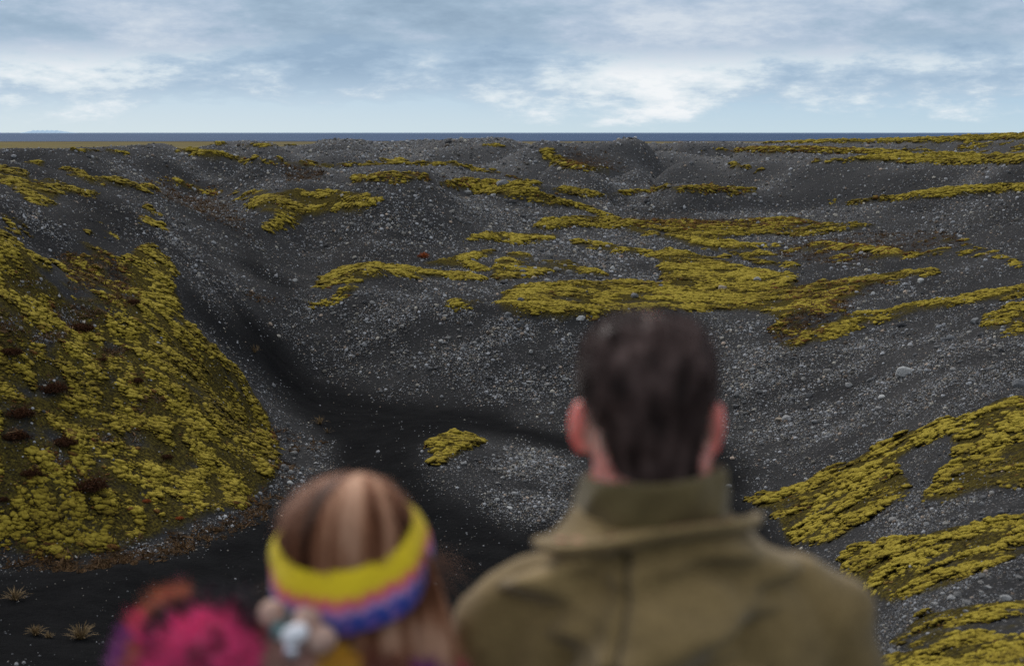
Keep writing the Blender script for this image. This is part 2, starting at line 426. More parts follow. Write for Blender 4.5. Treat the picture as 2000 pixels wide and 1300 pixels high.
# ------------------------------------------------------------------ ground cover zones
MOSS = {   # name: (outlines, density, ...)
 'hill': [
  ([(0,455),(30,470),(100,515),(85,540),(60,548),(120,585),(190,620),(255,640),(262,600),(240,505),(300,475),(345,525),(330,555),(357,590),(352,622),(400,655),(440,700),(482,745),(522,810),(550,880),(541,930),(482,985),(330,1040),(150,1085),(0,1072),(-250,1080),(-250,455)],1.0),
  ([(60,548),(120,585),(190,620),(255,640),(262,600),(240,505),(160,470),(100,515)],.62),
  ([(-200,325),(0,325),(40,330),(60,352),(110,352),(200,375),(190,384),(120,380),(108,402),(80,405),(40,382),(0,352),(-200,352)],.8),
  (band([(122,332),(180,352),(240,362),(306,374)],[5,11,12,5]),.9),
  ([(160,440),(195,433),(232,462),(215,472),(170,460)],.45),
  ([(285,400),(300,408),(330,440),(335,450),(300,445),(270,440)],.4),
  ([(40,318),(60,316),(85,322),(78,326),(50,322)],.7),
  ([(0,400),(40,430),(80,470),(40,465),(0,440)],.35),
 ],
 'gully': [
  ([(480,400),(560,372),(640,376),(745,386),(738,400),(690,415),(600,430),(525,457),(512,442),(545,420),(490,410)],.95),
  ([(290,355),(380,352),(470,372),(560,372),(480,395),(400,380)],.45),
 ],
 'ridge': [
  (band([(690,352),(760,349),(835,348)],[8,14,10]),.8),
  ([(848,360),(915,353),(971,355),(1028,361),(1064,378),(1131,400),(1219,433),(1210,438),(1131,410),(1044,398),(961,383),(889,372)],1.0),
  ([(971,340),(1000,343),(1038,355),(1064,366),(1105,369),(1172,378),(1172,387),(1116,385),(1080,376),(1050,366),(1010,352)],.85),
  ([(1172,386),(1219,377),(1296,367),(1393,365),(1465,372),(1505,384),(1403,379),(1300,373),(1219,383)],.85),
  ([(1036,446),(1064,431),(1157,424),(1219,433),(1300,450),(1300,456),(1219,446),(1116,446),(1064,453)],1.0),
  ([(1205,432),(1300,432),(1429,430),(1558,427),(1630,438),(1738,438),(1661,454),(1548,462),(1480,461),(1400,467),(1445,484),(1520,520),(1480,520),(1420,492),(1300,456)],.75),
  (band([(345,293),(400,303),(450,312),(540,318),(600,323),(700,323),(780,318),(870,322),(965,337)],[6,12,8,5,8,5,7,5,6]),.7),
  (band([(140,296),(200,297),(265,302)],4),.7), (band([(345,279),(420,282),(470,284)],3),.7), (band([(470,286),(530,286),(580,284)],4),.6),
  (band([(940,283),(975,287),(1000,295)],3),.7),(band([(1065,267),(1110,275),(1160,276),(1205,270)],4),.8),
 ],
 'middle': [
  ([(900,478),(935,459),(982,455),(1010,458),(1105,459),(1074,472),(1002,478),(982,470),(935,470)],.95),
  (band([(1116,474),(1167,482),(1215,488),(1258,494)],[7,9,10,6]),.9),
  ([(806,520),(858,510),(915,500),(951,491),(984,493),(930,506),(910,512),(961,528),(940,533),(899,522)],.85),
  ([(618,556),(631,542),(677,521),(734,515),(775,521),(842,528),(889,530),(946,543),(950,551),(832,545),(755,540),(724,550),(662,580),(655,570),(690,552),(660,556),(622,573)],.95),
  ([(961,526),(992,492),(1028,494),(1040,505),(1105,507),(1157,526),(1190,540),(1105,536),(1013,545),(977,556),(966,545)],.8),
  ([(966,598),(987,570),(1013,560),(1116,554),(1219,550),(1295,556),(1285,500),(1300,488),(1403,506),(1470,529),(1548,539),(1558,560),(1610,549),(1692,544),(1754,534),(1831,528),(1831,538),(1764,542),(1702,558),(1671,578),(1625,602),(1580,612),(1532,624),(1470,607),(1352,610),(1200,613),(1100,620),(1030,622),(970,612)],1.0),
  (band([(1300,456),(1400,470),(1500,500),(1565,532)],9),.8),(band([(1612,550),(1560,576),(1500,592)],10),.8),(band([(1219,447),(1300,463),(1380,482),(1425,506)],8),.8),(band([(1122,478),(1200,489),(1300,497)],6),.75),
  (band([(1690,506),(1780,500),(1860,490),(1925,502)],7),.7),(band([(1840,468),(1930,490),(1995,522)],6),.65),(band([(600,602),(655,582),(700,562)],6),.7),(band([(870,594),(930,606),(962,612)],6),.8),(band([(1560,655),(1620,640),(1700,612)],8),.8),
  ([(868,590),(930,580),(960,600),(955,612),(900,600)],.5),
  ([(1500,640),(1540,618),(1600,612),(1640,600),(1660,620),(1620,650),(1560,668),(1520,682)],.45),
  ([(1522,674),(1580,655),(1630,642),(1671,622),(1764,596),(1830,588),(1914,574),(2000,558),(2200,540),(2200,570),(2000,581),(1914,592),(1816,608),(1692,640),(1640,660),(1540,682)],.9),
  ([(1914,622),(2000,592),(2200,570),(2200,640),(2000,655),(1965,657),(1920,640)],.8),
  (band([(1579,479),(1661,486),(1738,493),(1770,503),(1690,502)][:4],[6,10,10,8]),.9),
  ([(1764,472),(1831,458),(1883,467),(1904,482),(1840,476)],.45),
  ([(1420,466),(1560,478),(1690,508),(1770,520),(1800,540),(1700,528),(1560,500)],.28),
  ([(1640,548),(1720,545),(1760,552),(1700,580),(1640,590)],.35),
 ],
 'far': [
  ([(1620,398),(1713,386),(1816,374),(1919,365),(2000,360),(2200,352),(2200,370),(2000,375),(1816,388),(1713,396),(1630,402)],.95),
  ([(1590,317),(1661,311),(1738,306),(1816,301),(2000,306),(2200,305),(2200,325),(2000,324),(1816,321),(1661,318)],.9),
  ([(1310,295),(1400,293),(1491,290),(1589,290),(1700,296),(1816,296),(1738,304),(1532,299),(1501,306),(1470,299)],.85),
  ([(1491,281),(1610,276),(1738,275),(1868,270),(2000,261),(2200,258),(2200,272),(2000,273),(1868,280),(1738,281),(1610,281)],.9),
  ([(1740,282),(1868,281),(2000,276),(2200,276),(2200,298),(2000,300),(1900,298),(1780,296)],.35),
  ([(1057,290),(1075,288),(1095,306),(1131,326),(1190,336),(1147,336),(1085,327),(1059,314)],.8),
  (band([(1425,325),(1456,330),(1490,333)],4),.9),
 ],
 'slope': [
  ([(1456,974),(1503,962),(1554,952),(1627,916),(1729,869),(1802,836),(1862,816),(1862,852),(1800,868),(1744,905),(1782,945),(1773,967),(1707,1007),(1650,1052),(1600,1067),(1540,1056),(1508,1000),(1480,985)],1.0),
  ([(1860,826),(1955,780),(2000,776),(2250,740),(2250,940),(2000,952),(1920,960),(1853,977),(1798,981),(1830,940),(1870,890),(1850,865)],.92),
  ([(1690,1062),(1795,1046),(1911,1020),(2000,998),(2250,960),(2250,1060),(2000,1082),(1911,1118),(1824,1156),(1729,1178),(1660,1140),(1640,1090)],.9),
  ([(1730,1256),(1802,1204),(1911,1180),(2000,1172),(2250,1150),(2250,1220),(2000,1232),(1875,1250),(1787,1272)],.7),
  ([(1729,1286),(1838,1262),(2000,1236),(2250,1215),(2250,1420),(1729,1420)],1.0),
 ],
 'mound': [ ([(824,876),(853,853),(897,846),(950,862),(904,882),(867,908),(838,910),(848,890)],1.15) ],
}
# bare or shrubby holes in the moss of the hill on the left
HOLES = [(95,662,42,14),(290,795,34,16),(204,862,20,12),(268,862,22,11),(150,615,60,14),(20,640,30,20),(60,560,40,12),(230,690,30,8),(120,900,30,14)]
SHRUBS = [(175,949,40,22),(102,757,34,18),(36,806,34,16),(20,690,26,10),(265,744,18,9),(60,922,24,11),(155,640,30,12),(258,588,18,12),(30,850,30,14),(125,862,30,13),(5,970,14,18),(325,893,16,9),(200,702,12,7),(350,1010,10,9),(285,975,11,10)]
SAND = [([(440,570),(560,665),(600,735),(760,768),(900,800),(1120,850),(1300,855),(1420,865),(1470,935),(1450,985),(1300,990),(1140,895),(1000,858),(920,845),(830,865),(818,900),(850,945),(900,990),(760,1000),(620,985),(600,960),(652,905),(640,860),(590,820),(540,760),(480,690)],1.0),
        ([(890,980),(1010,1030),(1130,1012),(1300,985),(1470,985),(1500,1010),(1560,1120),(1500,1200),(1500,1500),(-250,1500),(-250,1110),(0,1110),(330,1080),(470,1020),(540,985),(610,960),(760,975)],1.0),
        ([(340,540),(420,600),(560,720),(640,760),(560,760),(480,700),(400,640)],.8),
        ([(150,380),(240,400),(330,470),(250,480),(130,440)],.55),
        ([(540,400),(480,430),(520,520),(600,560),(560,600),(470,520)],.5),
        ([(600,520),(760,450),(900,470),(800,515),(640,540)],.35),
        ([(560,715),(760,770),(1000,790),(1000,830),(700,800),(600,760)],.9),
        ([(520,318),(620,326),(640,345),(560,352)],.9), ([(1080,290),(1180,300),(1250,340),(1150,336)],.8),
        ([(350,270),(520,290),(520,305),(300,320),(200,330),(80,300)],.35),
        ([(1150,420),(1330,392),(1400,410),(1340,425),(1200,425)],.6),
        ([(1800,280),(2000,275),(2000,300),(1820,300)],.6)]
STONY = [([(550,450),(720,372),(900,380),(1100,420),(900,450),(760,500),(600,470)],.8),
         ([(640,600),(760,560),(900,590),(1120,625),(1120,780),(900,740),(700,700)],.7),
         ([(850,905),(950,870),(1130,890),(1130,1010),(1020,1020),(900,980)],1.0),
         ([(540,840),(640,900),(600,940),(520,950)],.9),
         ([(1400,620),(1600,690),(2000,600),(2000,760),(1800,820),(1550,900),(1420,780)],.9),
         ([(250,380),(330,420),(460,560),(560,620),(480,610),(330,500)],.7),
         ([(400,325),(540,330),(560,360),(420,360)],.8), ([(600,268),(900,266),(1080,275),(950,320),(500,310),(400,290)],.7),
         ([(900,490),(1300,450),(1300,560),(950,560)],.9), ([(820,525),(950,540),(940,580),(750,560)],.9),
         ([(1070,355),(1120,345),(1180,375),(1100,372)],1.0), ([(1110,375),(1340,372),(1330,410),(1200,415)],.7),
         ([(1500,600),(1700,540),(1850,590),(1700,660)],.7),
         ([(1700,980),(2000,930),(2000,1010),(1700,1070)],.8),([(1700,1160),(2000,1100),(2000,1200),(1740,1270)],.7),
         ([(1850,640),(2000,600),(2000,660)],1.0), ([(0,560),(90,560),(150,620),(30,640)],.6),([(0,380),(60,400),(110,470),(30,440)],.6)]
RUST = [([(1085,296),(1130,296),(1190,302),(1235,334),(1150,337),(1110,325)],.85), ([(1500,560),(1700,548),(1760,552),(1660,600),(1560,680),(1500,690),(1540,620)],.35),
        ([(1172,386),(1219,377),(1296,367),(1393,364),(1480,374),(1403,379),(1300,373)],.5),
        ([(1205,428),(1300,428),(1429,428),(1500,428),(1620,436),(1600,446),(1400,450),(1250,448)],.75),
        (band([(330,385),(400,400),(470,440),(500,470)],18),.8), ([(250,350),(420,360),(470,400),(430,440),(330,390)],.6),
        ([(540,312),(610,320),(640,345),(560,360)],.7), (band([(690,352),(835,347),(900,356),(1000,345)],9),.6),
        ([(1310,290),(1500,288),(1700,292),(1700,299),(1400,300)],.7), ([(100,480),(240,500),(260,610),(150,600)],.5),
        ([(1640,398),(1730,388),(1730,382),(1640,392)],.6), ([(1540,610),(1640,560),(1700,570),(1600,660),(1500,690)],.5),
        ([(1560,460),(1850,450),(1900,480),(1700,510),(1780,540),(1500,500)],.5),
        ([(0,1072),(150,1088),(330,1055),(480,995),(548,935),(552,880),(575,930),(500,1020),(340,1085),(150,1118),(0,1100)],.9),
        ([(470,820),(640,860),(640,880),(560,880)],.4), ([(480,560),(540,580),(530,600),(480,590)],.6)]

def zone_map(list_, bi=2, bj=3, n=2):
    G = np.zeros((NT_, NS), np.float32)
    for pts, d in list_:
        fill(G, poly_ground(pts), d)
    return box(G, bi, bj, n)

moss_maps = {k: zone_map(v, 0, 1, 1) if k in ('ridge', 'far') else zone_map(v, 1, 2) for k, v in MOSS.items()}
hole = np.zeros((NT_, NS), np.float32)
def ellipse(u, v, a, b, n=18):
    return [(u + a * math.cos(2 * math.pi * k / n), v + b * math.sin(2 * math.pi * k / n)) for k in range(n)]
for (u, v, a, b) in HOLES: fill(hole, poly_ground(ellipse(u, v, a, b)), 1.0)
shrub_zone = np.zeros((NT_, NS), np.float32)
for (u, v, a, b) in SHRUBS: fill(shrub_zone, poly_ground(ellipse(u, v, a, b)), 0.8)
hole_soft = box(np.maximum(hole * .5, shrub_zone * .4), 1, 2); hole = box(np.maximum(hole, shrub_zone), 1, 2)
wob = fbm2(X * 1.1, Y * 1.1, 4)                     # breaks the outlines up
wob_far = fbm2(X * 0.35 + 5, Y * 0.35, 4)
wobble = np.where(RR < 40, wob, wob_far)
for k in moss_maps:
    moss_maps[k] = np.clip(moss_maps[k] - hole * 1.1, 0, 1.2)
moss_all = np.clip(np.max(np.stack(list(moss_maps.values())), axis=0) + hole * .75 * (RR < 45), 0, 1.2)
sand = zone_map(SAND, 5, 7)
stony = zone_map(STONY, 8, 12)
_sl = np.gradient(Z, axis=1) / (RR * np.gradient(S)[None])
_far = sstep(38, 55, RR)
_slope_shade = box(sstep(.14, .34, _sl).astype(np.float32), 3, 4, 1)
sand = np.maximum(sand, .42 * _slope_shade * _far); stony = np.clip(stony + _far * (.55 * (1 - _slope_shade) - .1), 0, 1.2)  # relief shading painted in: steep far slopes darker, crests and flats lighter
rust = np.maximum(zone_map(RUST, 3, 4), hole * .9 * (RR < 45))
moss_cover = sstep(0.36, 0.86, moss_all + wobble * 0.6 + np.where(RR < 32, fbm2(X * 3.1 + 4, Y * 3.1, 3), fbm2(X * .9 + 4, Y * 1.2, 3)) * .45) * sstep(.06, .2, moss_all)   # where cushions really stand
for (px_, py_, pz_) in ((0.195, 1.75, -2.0), (-0.187, 1.70, -1.99)):
    w_ = np.exp(-(((X - px_) ** 2 + (Y - .02 - py_) ** 2) / .25 ** 2) ** 2); Z = Z * (1 - w_) + pz_ * w_
# moss lifts the ground a little and ends in a small step
Z = Z + moss_cover * np.clip(RR / 40, 0.25, 1.6) * 0.07
Hs = Z / RR
HMAX = hidden_max(np.where(np.arange(NS)[None] > 60, Hs, -9))
seen = Hs > HMAX - 0.004 * np.clip(30 / RR, .3, 3)         # ground in sight, with a margin

# ------------------------------------------------------------------ ground mesh
verts = np.stack([X, Y, Z], 2).reshape(-1, 3)
ii, jj = np.meshgrid(np.arange(NT_ - 1), np.arange(NS - 1), indexing='ij')
a = (ii * NS + jj).ravel(); b = a + NS
faces = np.stack([a, a + 1, b + 1, b], 1)
keep = (Z[:-1, :-1] > -30).ravel()
faces = faces[keep]
# close the seam behind the camera and the small hole under it
jjs = np.arange(NS - 1)
seam = np.stack([(NT_ - 1) * NS + jjs, (NT_ - 1) * NS + jjs + 1, jjs + 1, jjs], 1)
c = len(verts)
verts = np.vstack([verts, [[0, 0, -1.64]]])
capf = [(i * NS, (i + 1) * NS, c, c) for i in range(NT_ - 1)]
ground_me = new_mesh("ground", verts, np.vstack([faces, seam]))
ext = lambda G, v=0.: np.append(G.ravel(), v)
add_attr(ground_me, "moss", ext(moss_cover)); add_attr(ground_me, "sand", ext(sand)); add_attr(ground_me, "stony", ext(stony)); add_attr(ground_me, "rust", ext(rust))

m = NT("volcanic_gravel")
pos = m.geo
def gravel(scale):
    v = m.voronoi(scale, pos)
    sep = m.node('ShaderNodeSeparateColor'); m.link(v.outputs['Color'], sep.inputs[0])
    return v, sep
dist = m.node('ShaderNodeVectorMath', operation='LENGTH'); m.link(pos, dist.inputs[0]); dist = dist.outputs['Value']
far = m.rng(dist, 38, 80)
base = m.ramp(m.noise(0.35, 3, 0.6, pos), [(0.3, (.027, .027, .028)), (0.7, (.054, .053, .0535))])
base = m.mix(m.math('MULTIPLY', far, 0.8), base, (.132, .130, .131))  # distant gravel paler: aerial haze and denser pebbles put into the colour
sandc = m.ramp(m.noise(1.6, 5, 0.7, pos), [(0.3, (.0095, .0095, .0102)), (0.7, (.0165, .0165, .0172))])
base = m.mix(m.attr("sand"), base, sandc)  # the sand mask also carries the shade painted on steep far slopes
st = m.math('MULTIPLY_ADD', m.attr("stony"), 0.5, 0.5)  # the stony mask also carries the lightening painted on far crests
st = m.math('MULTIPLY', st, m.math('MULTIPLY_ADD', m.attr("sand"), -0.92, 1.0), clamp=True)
patch = m.rng(m.noise(0.55, 3, 0.65, pos), .36, .66, .35, 1.25)
st = m.math('MULTIPLY', st, patch)
col = base
for sc, amt, lo, thr in ((30., .24, .06, .55), (9., .24, .07, .70)):
    v, sep = gravel(sc)
    th_ = m.math('SUBTRACT', 1.0, m.math('MULTIPLY', st, 1 - thr + .12))
    pick = m.math('GREATER_THAN', sep.outputs[0], th_)
    edge = m.rng(v.outputs['Distance'], 0.28, 0.5, 1., 0.)
    f = m.math('MULTIPLY', pick, edge)
    if sc < 10: f = m.math('MULTIPLY', f, m.rng(dist, 35, 70))
    else: f = m.math('MULTIPLY', f, m.math('MULTIPLY_ADD', m.attr('sand'), -1.0, 1.0, clamp=True))
    tone = m.math('POWER', sep.outputs[1], 2.6)
    cc = m.mix(sep.outputs[2], (amt, amt * .98, amt), (amt * 1.05, amt * .95, amt * .84))
    cc = m.mix(tone, (lo, lo, lo * 1.08), cc)
    col = m.mix(f, col, cc)
# dry brown plants and the dark soil under the moss
rn = m.rng(m.math('ADD', m.noise(6., 4, 0.7, pos), m.math('MULTIPLY', m.attr("rust"), 0.35)), .66, .84)
rustc = m.ramp(m.noise(3.2, 2, .7, pos), [(.35, (.035, .022, .013)), (.55, (.075, .045, .021)), (.72, (.11, .042, .017))])
col = m.mix(m.math('MULTIPLY', rn, m.math('MULTIPLY', m.attr("rust"), 0.8, clamp=True)), col, rustc)
soil = m.ramp(m.noise(22., 4, .75, pos), [(.36, (.018, .014, .007)), (.5, (.055, .043, .012)), (.66, (.15, .118, .020))])
col = m.mix(m.math('MULTIPLY', m.attr("moss"), 0.92), col, soil)
bmp = m.bump(m.noise(14., 5, .7, pos), 0.9, 0.06)
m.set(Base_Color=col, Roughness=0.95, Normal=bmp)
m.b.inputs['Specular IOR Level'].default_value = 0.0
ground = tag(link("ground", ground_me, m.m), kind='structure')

# ------------------------------------------------------------------ lowland, sea and the land beyond
def disc(name, r0, r1, z, mat, n=96):
    v, f = [], []
    rs = np.geomspace(r0, r1, 24)
    for r in rs:
        for k in range(n):
            t = 2 * math.pi * k / n; v.append((r * math.sin(t), r * math.cos(t), z))
    for i in range(len(rs) - 1):
        for k in range(n):
            f.append((i * n + k, i * n + (k + 1) % n, (i + 1) * n + (k + 1) % n, (i + 1) * n + k))
    return link(name, new_mesh(name, v, f, False), mat)
m = NT("lowland_moor"); pos = m.geo
mp = m.node('ShaderNodeMapping'); mp.inputs['Scale'].default_value = (0.0012, 0.004, 0.001); m.link(pos, mp.inputs[0])
n1 = m.noise(3., 6, .6, mp.outputs[0])
xx = m.node('ShaderNodeSeparateXYZ'); m.link(pos, xx.inputs[0])
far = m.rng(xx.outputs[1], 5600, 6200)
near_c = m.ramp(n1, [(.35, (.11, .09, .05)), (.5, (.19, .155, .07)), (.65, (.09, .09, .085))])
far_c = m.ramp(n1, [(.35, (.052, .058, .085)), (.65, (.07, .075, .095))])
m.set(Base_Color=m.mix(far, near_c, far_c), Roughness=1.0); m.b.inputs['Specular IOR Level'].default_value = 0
SEA_Z = -40.0
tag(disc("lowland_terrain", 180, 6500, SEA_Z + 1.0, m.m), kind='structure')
m = NT("sea_water"); pos = m.geo
mp = m.node('ShaderNodeMapping'); mp.inputs['Scale'].default_value = (0.0004, 0.002, 0.001); m.link(pos, mp.inputs[0])
xs_ = m.node('ShaderNodeSeparateXYZ'); m.link(pos, xs_.inputs[0])
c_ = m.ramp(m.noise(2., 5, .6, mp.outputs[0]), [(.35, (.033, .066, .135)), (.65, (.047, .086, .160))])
m.set(Base_Color=m.mix(m.rng(xs_.outputs[1], 14000, 75000, 0., .55), c_, (.20, .29, .42)), Roughness=.9); m.b.inputs['Specular IOR Level'].default_value = 0.05  # water paler with distance: haze painted into the base colour
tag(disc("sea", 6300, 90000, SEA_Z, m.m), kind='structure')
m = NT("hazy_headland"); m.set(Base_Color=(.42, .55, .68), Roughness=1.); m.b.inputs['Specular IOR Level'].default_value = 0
hv, hf = [], []
for k in range(41):
    t = k / 40; p = at(36 + 100 * t, 256, 60000)
    h = (110 * min(1, t * 5) * min(1, (1 - t) * 3) + 15 * math.sin(k * 1.7)) if 0 < k < 40 else 0
    hv += [(p.x, 60000, SEA_Z - 5), (p.x, 60000 + 500, max(h, 0) + SEA_Z), (p.x, 61500, SEA_Z - 5)]
for k in range(40):
    a_ = k * 3; hf += [(a_, a_ + 3, a_ + 4, a_ + 1), (a_ + 1, a_ + 4, a_ + 5, a_ + 2)]
tag(link("headland_hills", new_mesh("headland_hills", hv, hf), m.m), kind='structure')
# ------------------------------------------------------------------ sky and light
SUN_EL, SUN_AZ = math.radians(34), math.radians(-24)       # azimuth from +Y towards +X
world = bpy.data.worlds.new("World"); scene.world = world
world.use_nodes = True
wt = world.node_tree; wn = wt.nodes
bg = wn["Background"]; bg.inputs[1].default_value = 0.1
class WT(NT):
    def __init__(self): self.t = wt; self.n = wn; self.l = wt.links
w = WT()
sky = w.node('ShaderNodeTexSky', sky_type='NISHITA', sun_disc=False)
sky.sun_elevation = SUN_EL; sky.sun_rotation = SUN_AZ; sky.air_density = 1.0; sky.dust_density = 1.0
tc = wn.new('ShaderNodeTexCoord').outputs['Generated']
sx = w.node('ShaderNodeSeparateXYZ'); w.link(tc, sx.inputs[0])
el = sx.outputs[2]
def cl(scale, stretch, detail, rough, off=(0, 0, 0), warp=None):
    mp = w.node('ShaderNodeMapping'); mp.inputs['Scale'].default_value = (1, 1, stretch); mp.inputs['Location'].default_value = off
    w.link(tc, mp.inputs[0]); return w.noise(scale, detail, rough, mp.outputs[0])
# height above the horizon: 0.093 is the top of the photograph
big = cl(4.6, 3.4, 7, .58, (3.1, .4, .2))
fine = cl(15., 3.2, 9, .64, (7.3, 1.4, 1.2))
body = w.math('ADD', w.math('MULTIPLY', big, .50), w.math('MULTIPLY', fine, .50))
lump = w.ramp(body, [(.38, (3.15, 4.4, 5.85)), (.45, (4.0, 5.3, 6.7)), (.49, (4.9, 6.1, 7.3)), (.54, (6.9, 7.8, 8.4)), (.61, (8.9, 9.2, 9.4))])
high = w.ramp(body, [(.38, (2.9, 4.0, 5.25)), (.47, (3.6, 4.8, 6.1)), (.54, (4.6, 5.6, 6.9)), (.64, (6.4, 7.1, 7.9))])
clear = w.ramp(w.math('MULTIPLY', el, 18.), [(0., (5.3, 7.1, 8.3)), (.35, (4.3, 6.3, 8.1)), (1., (3.7, 5.5, 7.6))])
clear = w.mix(.12, clear, sky.outputs[0])
# the break between the cloud deck and the horizon
bandf = w.rng(w.math('ADD', el, w.math('MULTIPLY', w.math('SUBTRACT', body, .5), .10)), .046, .066)
deck = w.mix(bandf, lump, high)
low = w.rng(w.math('ADD', el, w.math('MULTIPLY', w.math('SUBTRACT', body, .5), .12)), .010, .030)
skyc = w.mix(low, clear, deck)
over = w.rng(el, .10, .5)
skyc = w.mix(over, skyc, w.mix(w.rng(cl(3., 1., 5, .55), .4, .6), (5.6, 6.0, 6.6), (7.6, 7.9, 8.2)))
w.link(skyc, bg.inputs[0])
sl = bpy.data.lights.new("sun", 'SUN'); sl.energy = 2.5; sl.angle = math.radians(14); sl.color = (1, .965, .92)
sun = bpy.data.objects.new("sun", sl); COL.objects.link(sun)
d = Vector((math.sin(SUN_AZ) * math.cos(SUN_EL), math.cos(SUN_AZ) * math.cos(SUN_EL), math.sin(SUN_EL)))
sun.rotation_euler = d.to_track_quat('Z', 'Y').to_euler()
sun.location = (0, 0, 30)
# ------------------------------------------------------------------ moss cushions
dTH = np.gradient(TH); dS = np.gradient(S)
CELL = dTH[:, None] * dS[None]                      # solid share of a ground cell
slope_s = np.gradient(Z, axis=1) / (RR * dS[None])
slope_t = np.gradient(Z, axis=0) / (RR * dTH[:, None])
def ground_at(th, s):
    r = np.exp(s); z = bil(Z, th, s)
    gs = bil(slope_s, th, s); gt = bil(slope_t, th, s)
    er = np.stack([np.sin(th), np.cos(th), gs], 1); et = np.stack([np.cos(th), -np.sin(th), gt], 1)
    n = np.cross(et, er); n /= np.linalg.norm(n, axis=1)[:, None]
    return np.stack([r * np.sin(th), r * np.cos(th), z], 1), n

def scatter(weight, total=None):
    """random ground positions, expected number per cell given by weight"""
    w = weight.ravel().astype(np.float64)
    tot = w.sum()
    n = int(tot if total is None else total)
    c = np.cumsum(w); c /= c[-1]
    idx = np.searchsorted(c, RNG.random(n)); idx = np.clip(idx, 0, len(w) - 1)
    i = idx // NS; j = idx % NS
    i2 = np.clip(i + RNG.integers(0, 2, n) * 2 - 1, 0, NT_ - 1); j2 = np.clip(j + RNG.integers(0, 2, n) * 2 - 1, 0, NS - 1)
    th = TH[i] + (TH[i2] - TH[i]) * RNG.random(n) * .5; s = S[j] + (S[j2] - S[j]) * RNG.random(n) * .5
    return th, s

def frames(n, spin):
    """orthonormal frames with z along n, turned by spin"""
    ref = np.tile([0., 1., 0.], (len(n), 1))
    x = np.cross(ref, n); x /= np.linalg.norm(x, axis=1)[:, None]
    y = np.cross(n, x)
    c, s_ = np.cos(spin)[:, None], np.sin(spin)[:, None]
    return x * c + y * s_, y * c - x * s_, n

def bulk(protos, faces, pos, n, size, spin, which, extra=None):
    """one mesh from many copies: protos (k, nv, 3); size (m, 3)"""
    ex, ey, ez = frames(n, spin)
    v = protos[which] * size[:, None, :]
    out = pos[:, None, :] + v[:, :, 0:1] * ex[:, None] + v[:, :, 1:2] * ey[:, None] + v[:, :, 2:3] * ez[:, None]
    nv = protos.shape[1]
    f = faces[None] + (np.arange(len(pos)) * nv)[:, None, None]
    return out.reshape(-1, 3), f.reshape(-1, 3)

def cushion_protos(sub, k, amp):
    v, f = icosphere(sub)
    P_ = []
    for q in range(k):
        d = 1 + amp * noise3(v * 1.3 + q * 7.7) + amp * .75 * noise3(v * 3.1 + q * 3.3) + amp * .5 * noise3(v * 6.5 + q)
        w = v * d[:, None]
        w[:, 2] = np.where(w[:, 2] < -0.25, -0.25 + (w[:, 2] + .25) * .3, w[:, 2])
        P_.append(w)
    return np.array(P_), f
CUSH_NEAR = cushion_protos(2, 14, .55)
CUSH_FAR = cushion_protos(1, 14, .6)
CUSH_TINY = cushion_protos(0, 14, .6)

m = NT("moss"); pos = m.geo
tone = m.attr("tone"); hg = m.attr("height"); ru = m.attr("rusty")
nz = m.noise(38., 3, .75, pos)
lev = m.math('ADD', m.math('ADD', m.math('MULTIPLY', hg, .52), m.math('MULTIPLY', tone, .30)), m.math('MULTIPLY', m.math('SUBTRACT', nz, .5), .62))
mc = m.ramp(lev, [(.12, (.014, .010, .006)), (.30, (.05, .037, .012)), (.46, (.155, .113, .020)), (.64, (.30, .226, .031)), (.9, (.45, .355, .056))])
rc = m.ramp(m.noise(9., 2, .6, pos), [(.35, (.06, .03, .013)), (.6, (.15, .06, .02)), (.75, (.22, .12, .045))])
mc = m.mix(ru, mc, rc)
m.set(Base_Color=mc, Roughness=1.0, Normal=m.bump(m.noise(75., 2, .7, pos), .9, .03))
m.b.inputs['Specular IOR Level'].default_value = 0.05
MOSS_MAT = m.m

MOSS_LABEL = {
 'hill': 'yellow-green moss cushions carpeting the dark hill on the left',
 'gully': 'flat moss patch in the dip behind the gully, left of the gravel dome',
 'ridge': 'thin yellow and rusty moss bands along the far ridges',
 'middle': 'broken moss patches and bands on the terraces beyond the bowl',
 'far': 'level moss strips on the distant slopes to the right',
 'slope': 'tufted moss bands on the near gravel slope at right',
 'mound': 'small bright moss cap on the gravel mound in the black sand bowl',
}

